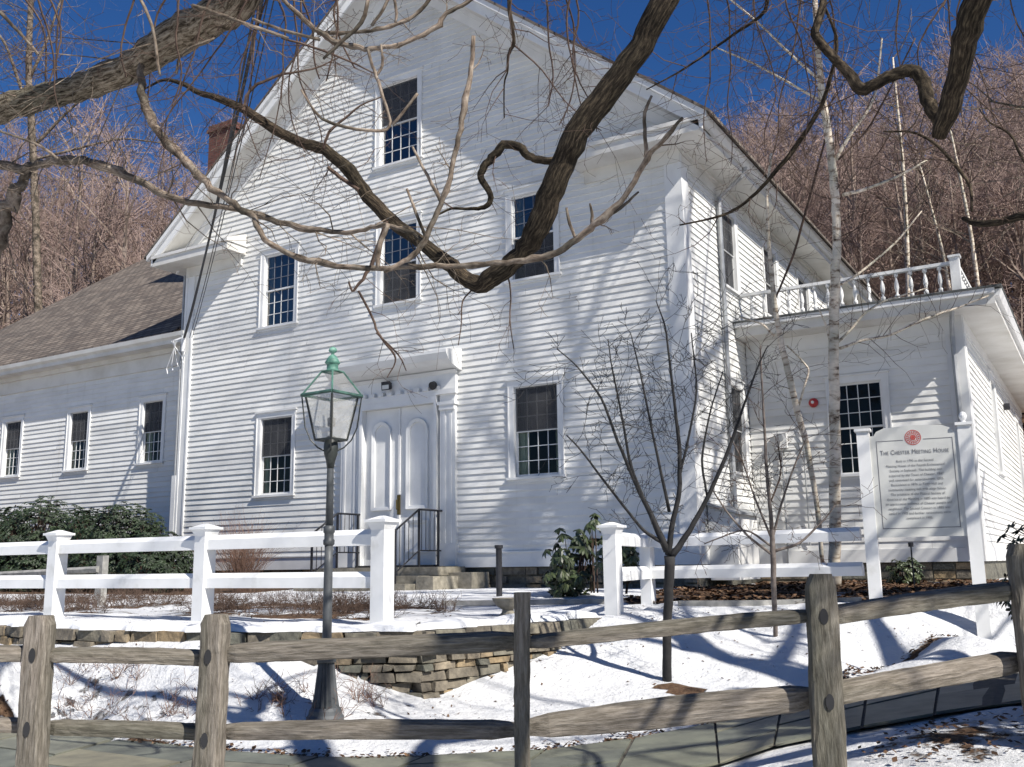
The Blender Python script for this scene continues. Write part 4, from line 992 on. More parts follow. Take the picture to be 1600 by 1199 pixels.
# rail heights at each post, from the photograph: (upper y, lower y)
RY = {0: (1015, 1135), 1: (1022, 1132), 2: (1024, 1148), 3: (1000, 1142), 4: (962, 1090), 5: (925, 1035)}
ZR = {i: [at(PX[i][0], y, PX[i][2]).z for y in RY[i]] for i in RY}
rots = [.15, .35, .35, 1.15, .45, .6]
for i, p in enumerate(TOPS):
    w_, t_ = (.155, .11)
    if i == 3: w_, t_ = .14, .075
    split_post(i, p, rots[i] if i != 3 else .53, w_ if i != 3 else .078, t_ if i != 3 else .14, -1.6, hole=(i not in (3,)), round_top=(i != 3))
def split_rail(p, q, h0, h1, d0, seed, hmid=None):
    rg = random.Random(seed); mb = MB(); gr = []; n = 24; P = Vector(p); Q = Vector(q); D = Q-P; L = D.length; d = D.normalized(); nn = Vector((-d.y, d.x, 0)).normalized(); up_ = nn.cross(d)*-1
    if up_.z < 0: up_ = -up_
    ph = [rg.uniform(0, 6) for _ in range(6)]; sides = 10
    prof = [(-.55, -.10), (-.50, -.42), (-.1, -.5), (.42, -.46), (.52, -.1), (.40, .46), (.1, .52), (-.30, .44), (-.50, .30), (-.56, .05)]
    for k in range(n+1):
        f = k/n; c = P+D*f+up_*(.010*math.sin(f*3+ph[0]))+nn*(.006*math.sin(f*3+ph[1]))
        hh_ = (h0+(h1-h0)*f) if hmid is None else (h0*(1-f)**2+2*hmid*f*(1-f)+h1*f*f)
        tp = min(1, .45+min(f, 1-f)*7)
        hh_ *= (tp*.5+.5)*(1+.04*math.sin(f*5+ph[2])); dd = d0*tp*(1+.05*math.sin(f*4+ph[3]))
        for (a, b_) in prof:
            o1, o2 = a*dd+rg.uniform(-.002, .002), b_*hh_+rg.uniform(-.002, .002); v = c+nn*o1+up_*o2
            mb.v.append((v.x, v.y, v.z)); gr.append((L*f*.16+seed*3.1, o1*1.6, o2*1.6))
        if k:
            b0_ = (k-1)*sides
            for s in range(sides): mb.f.append((b0_+s, b0_+(s+1) % sides, b0_+sides+(s+1) % sides, b0_+sides+s))
    mb.f.append(tuple(range(sides-1, -1, -1))); mb.f.append(tuple(range(n*sides, n*sides+sides)))
    mb.build('rail', 'splitwood', sf, grain=gr)
RAILS = [(0, 1, (1015, 1022), (1135, 1132), .09, .08), (1, 2, (1022, 1032), (1134, 1148), .085, .085), (2, 3, (1026, 998), (1146, 1139), .105, .095), (3, 4, (1003, 964), (1135, 1092), .075, .15), (4, 5, (966, 922), (1092, 1030), .10, .12)]
for (i, j, ua, lo_, hu, hl) in RAILS:
    for yy, hh_, sd_ in ((ua, hu, 1), (lo_, hl, 2)):
        a = at(PX[i][0]+4, yy[0], PX[i][2]+.03*(sd_-1)); c = at(PX[j][0]-4, yy[1], PX[j][2]+.02)
        hm = .17 if (i == 3 and sd_ == 2) else None
        split_rail(a, c, hh_*(.7 if hm else 1), hh_*(.85 if hm else 1), .10, 100+i*3+sd_, hm)

# ------------------------------------------------------------------ small things
p = at(780, 915, 14); t = thing('vent_pipe', (p.x, p.y, -.45), 'thin black standpipe in the snow before the front wall', 'pipe')
b = MB(); b.tube([(p.x, p.y, -.6), (p.x, p.y, .24)], .045, 12); b.build('pipe', 'iron', t)
b = MB(); b.tube([(p.x, p.y, .24), (p.x, p.y, .29)], .062, 12); b.build('pipe_cap', 'iron', t)
p = Vector(Pz(794, 962, -.52)); t = thing('stone_urn', (p.x, p.y, -.5), 'small buff stone urn in the snow beside a split-rail post', 'urn')
b = MB(); b.lathe((p.x, p.y, -.52), [(.09, -.04), (.10, .0), (.07, .03), (.06, .06), (.12, .10), (.16, .15), (.17, .18), (.145, .18), (.12, .12)], 14, flute=.06); b.build('bowl', 'granite', t)
t = thing('gas_marker', (-3.0, 14.0, -.4), 'short grey capped pipe in front of the right wing', 'pipe')
b = MB(); q = at(1424, 862, 15.2); b.tube([(q.x, q.y, -.5), (q.x, q.y, .2)], .012, 6); b.tube([(q.x, q.y, .2), (q.x, q.y, .27)], .04, 10); b.build('pipe', 'iron', t)

# overhead cables
hook = onY(287, 528, 15.85)
cab = thing('overhead_cables', (hook.x, hook.y, hook.z), 'black overhead service cables dropping to the left corner of the house', 'cable')
def sag(p, q, s, n=22): return [p.lerp(q, i/n)-Vector((0, 0, s*4*(i/n)*(1-i/n))) for i in range(n+1)]
for (x0, x1, r, s, mid) in ((418, 287, .019, .25, 0), (408, 289, .012, .35, 0), (427, 296, .007, .3, 0), (437, 300, .007, .2, 0)):
    b = MB(); a = at(x0, -40, 9.0); b.tube(sag(a, onY(x1, 528, 15.85), s), r, 6); b.build('cable', 'black_cable', cab)
t = thing('cable_anchor', (hook.x, hook.y, hook.z), 'white looped wires and insulator at the left corner of the house', 'cable')
b = MB()
for k in range(4):
    r_ = .10+.05*k; c0 = hook+Vector((-.02-.03*k, -.03, .0)); e_ = onY(262+8*k, 585-6*k, 15.9)
    b.tube([c0, c0+Vector((-.12-.04*k, -.05, -.05)), e_+Vector((-.05, 0, .15)), e_], .012, 6)
b.build('loop', 'white_cable', t)
b = MB(); b.tube([hook+Vector((0, .0, -.35)), hook+Vector((0, 0, .05))], .045, 8); b.build('insulator', 'white_cable', t)

# ------------------------------------------------------------------ vegetation tools
def jitter_path(pts, n=4, amp=.02, rg=rng):
    out = []
    for i in range(len(pts)-1):
        a, b_ = Vector(pts[i][0]), Vector(pts[i+1][0]); ra, rb_ = pts[i][1], pts[i+1][1]
        for k in range(n):
            f = k/n; out.append((a.lerp(b_, f), ra+(rb_-ra)*f))
    out.append((Vector(pts[-1][0]), pts[-1][1]))
    # smooth (Chaikin-like) then jitter
    for _ in range(2):
        out = [out[0]]+[((out[i-1][0]+out[i][0]*2+out[i+1][0])/4, (out[i-1][1]+out[i][1]*2+out[i+1][1])/4) for i in range(1, len(out)-1)]+[out[-1]]
    return [(p+Vector((rg.uniform(-1, 1), rg.uniform(-1, 1), rg.uniform(-1, 1)))*amp*r*4, r) for p, r in out]
def pxline(L, d0=None):
    """(px, py, width px[, distance]) traced, each with its own distance"""
    out = []; d = d0
    for q in L:
        if len(q) > 3: d = q[3]
        out.append([q[0], q[1], q[2], d])
    # interpolate distances given as d0..d1 tuple
    if isinstance(d0, tuple):
        for i, q in enumerate(out): q[3] = d0[0]+(d0[1]-d0[0])*i/(len(out)-1)
    return [(at(x, y, dd), max(w_, 1.2)/2/FPX*dd) for x, y, w_, dd in out]
def grow(mb, p, d, L, r, lev, rg, up_=.0, spread=.6, nb=4, sides=(6, 5, 4, 3), seg=4, wob=.18, minr=.0012, shrink=.6, ends=None):
    pts = [p]; rs = [r]; q = p.copy(); dd = d.normalized(); st = L/seg
    for i in range(seg):
        dd = (dd+Vector((rg.gauss(0, wob), rg.gauss(0, wob), rg.gauss(0, wob)+up_))).normalized()
        q = q+dd*st; pts.append(q.copy()); rs.append(max(minr, r*(1-.75*(i+1)/seg)))
    mb.tube(pts, rs, sides[min(len(sides)-1, 3-min(lev, 3))], cap=False)
    if lev <= 0:
        if ends is not None: ends.append((pts[-1], dd))
        return
    for k in range(nb):
        f = rg.uniform(.22, 1.0); i = min(seg-1, int(f*seg)); a = pts[i].lerp(pts[i+1], f*seg-i)
        ax = Vector((rg.gauss(0, 1), rg.gauss(0, 1), rg.gauss(0, 1))); t_ = (pts[i+1]-pts[i]).normalized(); ax = (ax-t_*ax.dot(t_))
        if ax.length < .01: continue
        ax.normalize(); nd = (t_*(1-spread*.5)+ax*spread).normalized()
        grow(mb, a, nd, L*shrink*rg.uniform(.6, 1.1), max(minr, rs[i]*.55), lev-1, rg, up_, spread, max(2, nb-1), sides, max(2, seg-1), wob, minr, shrink, ends)
def dress(mb, path, rg, every=.25, L=(.3, .8), lev=1, r=.004, up_=0., nb=3, start=0, spread=.7, minr=.0013, droop=0):
    """twigs along a limb path [(p,r)]"""
    acc = 0
    for i in range(start, len(path)-1):
        a, b_ = path[i][0], path[i+1][0]; acc += (b_-a).length
        while acc > every:
            acc -= every*rg.uniform(.6, 1.4); f = rg.random(); p_ = a.lerp(b_, f); t_ = (b_-a).normalized()
            ax = Vector((rg.gauss(0, 1), rg.gauss(0, 1), rg.gauss(0, 1)-droop)); ax = ax-t_*ax.dot(t_)
            if ax.length < .1: continue
            ax.normalize(); rr_ = min(r, path[i][1]*.6)
            grow(mb, p_, (ax+t_*.6).normalized(), rg.uniform(*L), max(minr, rr_), lev, rg, up_, spread, nb, (5, 4, 3, 3), 4, .22, minr)

# ------------------------------------------------------------------ big overhead trees
rg = random.Random(77)
def limb(parent, name, mat, L, d0, sides=12, jag=.06, n=5, amp=.03, extra=None):
    path = pxline(L, d0)
    if extra: path = [(Vector(e[0]), e[1]) for e in extra]+path
    jp = jitter_path(path, n, amp*(2.6 if mat == 'palebark' else 1), rg)
    if sides >= 12: jp = [(p, r*(1+.05*math.sin(i*.55)+rg.uniform(-.02, .02)+(.10 if i % 23 == 7 else 0))) for i, (p, r) in enumerate(jp)]
    if mat == 'palebark': jp = [(p, r*(1.28 if rg.random() < .14 else rg.uniform(.9, 1.06))) for p, r in jp]
    mb = MB(); mb.tube([p for p, r in jp], [r for p, r in jp], sides, jag=jag, rng=rg)
    mb.build(name, mat, parent, smooth=True); return jp

TR = thing('overhanging_tree', (2.4, 2.2, -1.2), 'big dark-barked bare tree whose crooked limbs hang down from the top right', 'tree')
tk = [((2.4, 2.2, -1.5), .36), ((2.42, 2.25, 0), .28), ((2.3, 2.3, 2.0), .25), ((2.1, 2.4, 3.6), .22)]
mb = MB(); jp = jitter_path([(Vector(a), r) for a, r in tk], 6, .02, rg); mb.tube([p for p, r in jp], [r for p, r in jp], 16, jag=.08, rng=rg); mb.build('trunk', 'bark', TR, smooth=True)
A = [(1075, -110, 54), (1040, 0, 52), (1002, 70, 50), (962, 130, 48), (912, 190, 50), (878, 258, 50), (852, 330, 48), (828, 380, 44), (800, 412, 38), (770, 434, 34), (748, 447, 30), (728, 436, 28), (700, 412, 26), (660, 380, 24), (610, 345, 25), (575, 308, 22), (545, 266, 24), (508, 232, 20), (470, 224, 17), (430, 203, 19), (385, 172, 15), (345, 155, 12), (310, 145, 10), (285, 130, 8), (255, 123, 5), (225, 140, 3)]
A = [(q[0], q[1], q[2]*(.80 if i < 9 else .9)) for i, q in enumerate(A)]
pa = limb(TR, 'limb', 'barkdark', A, (4.9, 6.6), 16, .018, 4, .03, [((2.05, 2.4, 3.5), .15), ((1.2, 3.2, 4.3), .13), ((.1, 4.0, 4.4), .105)])
B = [(870, 250, 12), (845, 252, 13), (825, 244, 13), (812, 228, 14), (786, 226, 14), (774, 242, 13), (755, 262, 12), (748, 278, 11), (764, 296, 10), (768, 314, 9), (758, 325, 8), (735, 327, 5), (705, 325, 4), (680, 338, 3)]
pb = limb(TR, 'branch', 'barkdark', B, (5.35, 5.5), 8, .12, 4, .05)
K = [(1560, -90, 46), (1528, 0, 40), (1508, 60, 39), (1497, 120, 35), (1483, 170, 34), (1466, 214, 22)]
pk = limb(TR, 'limb', 'barkdark', K, (4.3, 4.9), 14, .018, 4, .03, [((2.15, 2.45, 3.2), .15), ((1.5, 3.0, 3.5), .12)])
Lb = [(1468, 190, 20), (1452, 165, 22), (1444, 128, 22), (1428, 108, 20), (1402, 114, 20), (1370, 130, 18), (1346, 144, 20), (1326, 116, 16), (1305, 92, 14), (1282, 68, 15), (1271, 50, 13), (1284, 18, 12), (1290, -30, 10)]
pl = limb(TR, 'branch', 'barkdark', Lb, (4.85, 5.3), 10, .12, 4, .04)
Mb = [(1268, -30, 4), (1312, 60, 5), (1300, 115, 6), (1284, 168, 7), (1240, 235, 8), (1198, 285, 6), (1165, 318, 5), (1130, 338, 4), (1062, 352, 2.5)]
pm_ = limb(TR, 'branch', 'barkdark', Mb, (5.3, 6.0), 6, .08, 4, .05, [(at(1560, -90, 4.3), .03), (at(1380, -80, 4.9), .015)])
Nb = [(1199, -40, 7), (1200, 20, 6), (1155, 48, 4.5), (1110, 80, 4), (1060, 114, 3), (1010, 140, 2)]
pn = limb(TR, 'branch', 'barkdark', Nb, (5.6, 6.2), 6, .08, 4, .05, [(at(1075, -110, 4.9), .03), (at(1150, -90, 5.3), .016)])
Ob = [(1640, 330, 15), (1600, 336, 14), (1570, 345, 12), (1530, 352, 11), (1505, 342, 7)]
po_ = limb(TR, 'branch', 'barkdark', Ob, (4.6, 5.0), 8, .12, 4, .05, [(Vector((2.32, 2.3, 1.7)), .06), (Vector((1.4, 3.0, 1.9)), .04)])
Ob2 = [(1518, 330, 4), (1518, 290, 5), (1490, 255, 6), (1460, 222, 5), (1425, 205, 4), (1380, 206, 2.5)]
po2 = limb(TR, 'branch', 'barkdark', Ob2, (4.9, 5.3), 6, .08, 4, .05)
Rb = [(1640, 290, 6), (1597, 250, 5), (1580, 208, 4), (1545, 192, 3), (1530, 170, 2)]
pr_ = limb(TR, 'branch', 'barkdark', Rb, (4.9, 5.2), 6, .08, 4, .05, [(Vector((2.3, 2.3, 2.2)), .05), (Vector((1.3, 3.3, 2.3)), .02)])
Sb = [(795, -40, 6), (796, 20, 7), (802, 50, 6), (803, 70, 6), (793, 85, 5), (794, 110, 3), (787, 130, 2.5), (788, 185, 2)]
ps_ = limb(TR, 'branch', 'barkdark', Sb, (5.2, 5.5), 6, .08, 4, .05, [(at(1070, -110, 4.9), .03), (at(900, -120, 5.1), .016)])
mbt = MB()
for pth, st_, ev, LL in ((pa, 70, .16, (.25, .7)), (pb, 4, .3, (.15, .4)), (pk, 12, .3, (.2, .6)), (pl, 4, .16, (.2, .8)), (pm_, 3, .14, (.2, .7)), (pn, 3, .11, (.2, .8)), (po_, 3, .2, (.2, .5)), (po2, 2, .12, (.2, .6)), (pr_, 2, .12, (.2, .5)), (ps_, 4, .10, (.2, .6))):
    dress(mbt, pth, rg, ev, LL, 2, .0035, 0, 3, st_, .8, .0011)
# hanging twigs below the fork and across the gable
for L in ([(740, 450, 3), (720, 470, 2.5), (722, 500, 2), (716, 540, 1.5)], [(790, 420, 3), (800, 455, 2.5), (795, 500, 2), (803, 545, 1.5)], [(605, 345, 5), (592, 380, 8), (580, 420, 7), (560, 445, 5), (550, 460, 4), (545, 440, 3)],
          [(560, 455, 4), (585, 500, 4), (588, 520, 4), (615, 550, 4), (620, 565, 2.5), (605, 590, 1.5)], [(588, 520, 3), (625, 555, 3), (635, 580, 1.5)], [(802, 70, 3), (850, 110, 2.5), (880, 160, 2), (940, 205, 1.4)], [(440, 60, 4), (480, 70, 4), (545, 95, 3.5), (585, 115, 2)],
          [(380, 172, 5), (388, 140, 5), (410, 128, 5), (440, 115, 4), (490, 110, 3), (530, 90, 2)], [(505, 232, 5), (512, 205, 5), (540, 185, 4), (560, 165, 3), (600, 150, 2)], [(512, 262, 6), (530, 275, 7), (560, 298, 6)]):
    q = jitter_path(pxline(L, 5.6), 3, .08, rg); mbt.tube([p for p, r in q], [r for p, r in q], 5, cap=False); dress(mbt, q, rg, .10, (.1, .45), 1, .0025, 0, 3, 1, .8, .001)
mbt.build('twigs', 'twig', TR)

TL_ = thing('overhanging_tree', (-3.4, -.6, -1.3), 'rough-barked bare tree whose thick limb and pale shoots hang in from the top left', 'tree')
mb = MB(); jp = jitter_path([(Vector(a), r) for a, r in [((-3.4, -.6, -1.6), .4), ((-3.4, -.5, 0), .31), ((-3.5, -.2, 2.2), .27), ((-3.7, .5, 4.2), .24)]], 6, .02, rg); mb.tube([p for p, r in jp], [r for p, r in jp], 16, jag=.08, rng=rg); mb.build('trunk', 'bark', TL_, smooth=True)
H = [(450, -110, 62), (372, 0, 64), (335, 28, 66), (285, 55, 64), (235, 82, 56), (190, 114, 50), (130, 136, 48), (60, 152, 46), (0, 170, 44), (-90, 200, 42), (-220, 240, 34)]
H = [(q[0], q[1], q[2]*.88) for q in H]
phh = limb(TL_, 'limb', 'bark', H, (5.4, 6.6), 20, .018, 5, .035, [((-3.7, .5, 4.1), .22), ((-4.0, 2.2, 5.0), .19)])
C = [(222, 72, 8), (219, 95, 11), (220, 130, 12), (231, 185, 14), (262, 225, 13), (300, 265, 13), (340, 303, 11), (375, 325, 11), (398, 340, 10), (408, 368, 9), (432, 390, 9), (480, 407, 9), (540, 418, 9), (600, 420, 9), (680, 416, 9), (760, 414, 9), (820, 408, 10), (870, 397, 11), (912, 365, 12), (950, 335, 11), (985, 298, 9), (1010, 245, 9), (1035, 222, 7), (1066, 184, 5)]
pc = limb(TL_, 'shoot', 'palebark', C, (5.9, 4.6), 8, .07, 4, .04)
D = [(-120, 240, 18), (0, 258, 15), (40, 265, 15), (65, 258, 13), (100, 248, 16), (140, 252, 14), (200, 275, 13), (260, 308, 12), (330, 322, 10), (390, 331, 10), (450, 352, 9), (520, 364, 8), (560, 362, 7), (600, 350, 7), (640, 362, 8), (660, 376, 6)]
pd = limb(TL_, 'branch', 'palebark', D, (6.6, 5.0), 9, .12, 4, .04, [tuple((phh[-1][0], .1))])
I = [(44, 266, 13), (32, 290, 18), (12, 315, 26), (-4, 370, 28), (-30, 440, 30)]
pi_ = limb(TL_, 'branch', 'palebark', I, 6.5, 9, .12, 4, .04)
E_ = [(600, 424, 6), (640, 405, 9), (664, 380, 10), (684, 330, 9), (700, 290, 9), (712, 240, 9), (722, 190, 9), (735, 120, 9), (740, 56, 7)]
pe = limb(TL_, 'shoot', 'palebark', E_, 4.9, 8, .07, 4, .04)
G1 = [(418, -40, 7), (440, 0, 7), (470, 25, 8), (498, 50, 8), (520, 66, 8), (560, 76, 8), (600, 76, 7), (640, 66, 7), (685, 44, 9), (696, 22, 7), (730, 4, 7), (760, -20, 6)]
pg = limb(TL_, 'shoot', 'palebark', G1, 5.2, 8, .07, 4, .04, [(at(450, -112, 5.4), .03)])
G2 = [(496, 52, 5), (560, 52, 6), (600, 44, 6), (640, 30, 6), (665, 10, 6), (690, -30, 6)]
pg2 = limb(TL_, 'shoot', 'palebark', G2, 5.25, 8, .07, 4, .04)
extra = []
for L in ([(690, 318, 7), (668, 275, 5), (644, 230, 4)], [(668, 376, 6), (648, 330, 5), (636, 295, 4)], [(575, 0, 6), (568, 36, 7), (530, 68, 6), (505, 92, 4)], [(580, 40, 5), (600, 15, 5), (615, -20, 5)], [(575, 78, 5), (582, 105, 5), (588, 118, 6), (598, 150, 5), (613, 195, 5), (600, 206, 5), (560, 204, 5), (500, 190, 5), (470, 140, 3)], [(613, 195, 5), (635, 170, 5), (652, 146, 5)],
          [(588, 118, 4), (600, 105, 5), (595, 70, 3)], [(618, 36, 4), (620, 15, 5), (612, -20, 4)], [(1010, 245, 8), (1008, 215, 6), (1006, 175, 6), (1018, 150, 4)], [(900, 376, 5), (890, 350, 6), (885, 325, 4)], [(925, 352, 6), (925, 330, 5), (922, 318, 3)], [(955, 335, 6), (975, 322, 5), (998, 300, 3)],
          [(590, 420, 6), (590, 398, 9), (598, 370, 8), (606, 350, 7)], [(250, 118, 4), (245, 90, 5), (240, 40, 5), (220, 0, 5)], [(0, 20, 6), (30, 50, 5), (60, 85, 4)], [(90, 248, 5), (60, 225, 4), (0, 205, 4)], [(275, 115, 4), (280, 80, 4), (335, 60, 3)], [(300, 8, 7), (335, 20, 6), (385, 38, 6), (450, 60, 5)], [(395, 30, 4), (440, 48, 5), (500, 62, 5)]):
    q = jitter_path(pxline(L, 5.1), 3, .06, rg); mb = MB(); mb.tube([p for p, r in q], [r for p, r in q], 6); mb.build('side_shoot', 'palebark', TL_, smooth=True); extra.append(q)
mbt = MB()
for pth, st_, ev, LL in ((phh, 14, .14, (.4, 1.3)), (pc, 10, .5, (.1, .3)), (pd, 3, .12, (.3, .9)), (pi_, 2, .2, (.2, .6)), (pg, 2, .35, (.15, .4)), (pg2, 2, .35, (.15, .4)), (pe, 4, .5, (.1, .25))):
    dress(mbt, pth, rg, ev, LL, 2, .0045, 0, 3, st_, .75, .0013)
for q in extra: dress(mbt, q, rg, .3, (.1, .4), 1, .003, 0, 2, 1, .8, .0011)
mbt.build('twigs', 'palebark', TL_)
def sprays(parent, ranges, seed):
    rg = random.Random(seed); mb = MB()
    for xa, xb, n_, len_ in ranges:
        for k in range(n_):
            x = rg.uniform(xa, xb); y = -50; d_ = rg.uniform(5.0, 6.6); L = [(x, y, 3.4)]; dx = rg.uniform(-14, 14)
            while y < len_*rg.uniform(.7, 1.1): y += rg.uniform(28, 50); dx = dx*.6+rg.uniform(-16, 16); x += dx; L.append((x, y, max(1.3, 3.4-y/120)))
            q = jitter_path(pxline(L, d_), 3, .1, rg); mb.tube([p for p, r in q], [r for p, r in q], 4, cap=False); dress(mb, q, rg, .11, (.12, .5), 2, .0028, 0, 3, 1, .85, .001)
    mb.build('hanging_twigs', 'twig', parent)
sprays(TL_, [(0, 300, 7, 150), (300, 470, 7, 300), (470, 560, 3, 130)], 871)
sprays(TR, [(770, 960, 4, 190), (1060, 1290, 7, 260), (1290, 1600, 5, 170)], 872)

# ------------------------------------------------------------------ birches, young trees
def tree_from(name, label, cat, mat, tmat, lines, d, dresses, group=None, sides=10, seed=1, base=None):
    rg = random.Random(seed); L0 = pxline(lines[0], d); bx_ = L0[0][0]
    t = thing(name, (bx_.x, bx_.y, bx_.z), label, cat, group)
    tw = MB(); allp = []
    for i, L in enumerate(lines):
        dd = d
        q = jitter_path(pxline(L, dd), 5, .03, rg); mb = MB(); mb.tube([p for p, r in q], [r for p, r in q], sides if i == 0 else 6, jag=.06, rng=rg)
        mb.build('trunk' if i == 0 else 'branch', mat if (i == 0 or L[0][2] > 3) else tmat, t, smooth=True); allp.append(q)
    for i, (ev, LL, lev, r_, st_, up_) in enumerate(dresses):
        dress(tw, allp[i], rg, ev, LL, lev, r_, up_, 3, st_, .7, .0022)
    tw.build('twigs', tmat, t); return t
birch = [[(1304, 925, 19), (1305, 800, 18), (1304, 700, 17), (1303, 560, 16), (1304, 450, 15), (1308, 370, 13), (1305, 305, 13), (1297, 225, 12), (1284, 150, 11), (1277, 70, 9), (1272, -30, 8), (1268, -160, 6), (1262, -300, 3)],
         [(1306, 250, 6), (1325, 215, 6), (1355, 175, 5), (1370, 145, 4), (1378, 60, 3)], [(1316, 305, 6), (1350, 297, 5), (1400, 278, 4), (1450, 250, 3)], [(1285, 130, 5), (1235, 85, 4), (1190, 40, 3), (1130, -10, 3)], [(1282, 158, 4), (1230, 128, 3.5), (1180, 100, 3), (1120, 75, 2)],
         [(1312, 545, 5), (1345, 532, 4), (1390, 525, 4), (1440, 500, 4), (1500, 480, 3), (1545, 462, 2)], [(1306, 538, 5), (1330, 515, 4), (1350, 490, 4), (1380, 470, 3), (1450, 450, 2)], [(1297, 535, 4), (1290, 505, 4), (1278, 480, 2)],
         [(1310, 250, 3), (1360, 200, 3), (1430, 60, 2.5)], [(1304, 450, 4), (1340, 430, 4), (1400, 380, 3), (1440, 330, 2)]]
tree_from('birch_tree', 'tall white-barked birch in front of the right wing window, the thicker of the two', 'tree', 'birch', 'twig', birch, 14.6,
          [(.20, (.5, 1.8), 2, .010, 22, .0)]+[(.14, (.3, 1.1), 1, .006, 2, .0)]*9, 'birches by the right wing', seed=5)
birch2 = [[(1285, 880, 6), (1278, 800, 8), (1262, 700, 9), (1246, 645, 10), (1234, 590, 10), (1220, 535, 9), (1212, 490, 8), (1206, 430, 7), (1200, 370, 6), (1198, 310, 5), (1205, 240, 4)],
          [(1210, 525, 4), (1190, 505, 4), (1155, 495, 3)], [(1248, 635, 4), (1258, 600, 4), (1265, 578, 3.5), (1250, 560, 3), (1230, 540, 2.5)], [(1210, 470, 3), (1240, 400, 4), (1270, 290, 4), (1300, 180, 3)]]
tree_from('birch_tree', 'slender leaning birch left of the thick birch, before the right wing', 'tree', 'birch', 'twig', birch2, 15.2, [(.2, (.3, 1.3), 2, .006, 10, 0)]+[(.15, (.3, .9), 1, .005, 2, 0)]*3, 'birches by the right wing', seed=6)
young = [[(1043, 1068, 15), (1042, 1000, 14), (1045, 930, 15), (1046, 870, 17)],
         [(1048, 872, 12), (1078, 830, 9), (1110, 770, 7), (1140, 700, 6), (1160, 640, 4), (1185, 570, 3), (1200, 540, 2)], [(1044, 868, 11), (1050, 820, 9), (1062, 770, 8), (1062, 700, 7), (1055, 640, 5), (1048, 580, 4), (1040, 510, 3), (1025, 470, 1.8)],
         [(1043, 862, 12), (1020, 810, 9), (995, 760, 7), (965, 690, 5), (940, 620, 4), (900, 570, 2.5), (870, 545, 1.8)], [(1040, 858, 10), (1010, 790, 7), (985, 730, 5), (970, 640, 3.5), (955, 570, 2.5), (950, 530, 1.6)],
         [(1046, 800, 6), (1020, 680, 4), (1000, 580, 3), (985, 520, 1.8)], [(1038, 850, 8), (1005, 830, 5), (950, 760, 4), (905, 700, 3), (885, 680, 2)], [(1060, 750, 5), (1075, 690, 4), (1090, 610, 3), (1080, 520, 2)], [(1105, 775, 4), (1095, 720, 4), (1110, 640, 3), (1130, 580, 2)]]
tree_from('young_tree', 'small dark multi-stemmed bare tree in the snowy lawn', 'tree', 'youngbark', 'youngbark', young, 8.5, [(9, (.1, .2), 1, .004, 0, 0)]+[(.115, (.2, .65), 2, .0028, 3, .03)]*8, seed=7)
sap = [[(1212, 1000, 7), (1210, 940, 8), (1208, 870, 9), (1204, 800, 6), (1198, 740, 5), (1194, 660, 4), (1190, 590, 3), (1188, 540, 2)],
       [(1208, 868, 5), (1170, 840, 4), (1135, 800, 3), (1110, 760, 2)], [(1209, 862, 5), (1250, 850, 4), (1290, 810, 3), (1305, 790, 2)], [(1206, 845, 5), (1220, 790, 4), (1240, 730, 3), (1262, 680, 2)], [(1204, 838, 4), (1180, 780, 3.5), (1160, 720, 2.5), (1140, 680, 2)], [(1207, 855, 4), (1165, 825, 3), (1100, 850, 2)], [(1202, 790, 3), (1222, 740, 2.5), (1215, 690, 2)]]
tree_from('young_tree', 'thin pale sapling with upswept twigs in the lawn near the fence', 'tree', 'sapbark', 'twig', sap, 9.8, [(.10, (.2, .55), 1, .004, 12, .02)]+[(.10, (.15, .5), 2, .003, 2, .02)]*6, seed=8)

# ------------------------------------------------------------------ shrubs
def leaf(mb, p, d, n, L, w):
    d = d.normalized(); s_ = d.cross(n)
    if s_.length < .01: s_ = d.orthogonal()
    s_.normalize(); nn = s_.cross(d)*L*.12
    k = len(mb.v); mb.v += [Vv(p), Vv(p+d*L*.35+s_*w-nn), Vv(p+d*L*.75+s_*w*.8-nn), Vv(p+d*L-nn*2), Vv(p+d*L*.75-s_*w*.8-nn), Vv(p+d*L*.35-s_*w-nn), Vv(p+d*L*.5)]
    mb.f += [(k, k+1, k+6), (k+1, k+2, k+6), (k+2, k+3, k+6), (k+3, k+4, k+6), (k+4, k+5, k+6), (k+5, k, k+6)]
def shrub(name, label, blobs, nclus, LL, mat, seed, stem='twig', per=7, drop=.3, group=None, cat='shrub'):
    rg = random.Random(seed); x0, y0 = blobs[0][0], blobs[0][1]; t = thing(name, (x0, y0, hz(x0, y0)), label, cat, group); mb = MB(); sm = MB()
    tot = sum(b[3]*b[4]*b[5] for b in blobs)
    for b_ in blobs:
        k_ = int(nclus*b_[3]*b_[4]*b_[5]/tot)
        for i in range(k_):
            v = Vector((rg.gauss(0, 1), rg.gauss(0, 1), rg.gauss(0, 1))).normalized(); rr_ = rg.uniform(.45, 1.0)**.5*(1+.15*math.sin(v.x*7+v.z*9+seed))
            p = Vector((b_[0]+v.x*b_[3]*rr_, b_[1]+v.y*b_[4]*rr_, b_[2]+v.z*b_[5]*rr_))
            if p.z < -.5: continue
            ax = (v+Vector((0, 0, .6))).normalized()
            for k in range(per):
                a = 2*math.pi*k/per+rg.random(); o = ax.orthogonal().normalized(); q = o*math.cos(a)+ax.cross(o)*math.sin(a)
                leaf(mb, p, q+ax*rg.uniform(-.1, .5)-Vector((0, 0, drop)), ax, LL*rg.uniform(.7, 1.2), LL*.17)
            if i % 3 == 0: c0 = Vector((b_[0]+v.x*.1, b_[1]+v.y*.1, -.4)); sm.tube([c0, c0.lerp(p, .5)+Vector((0, 0, .15)), p], [.012, .008, .003], 4, cap=False)
    mb.build('foliage', mat, t); sm.build('stems', stem, t)
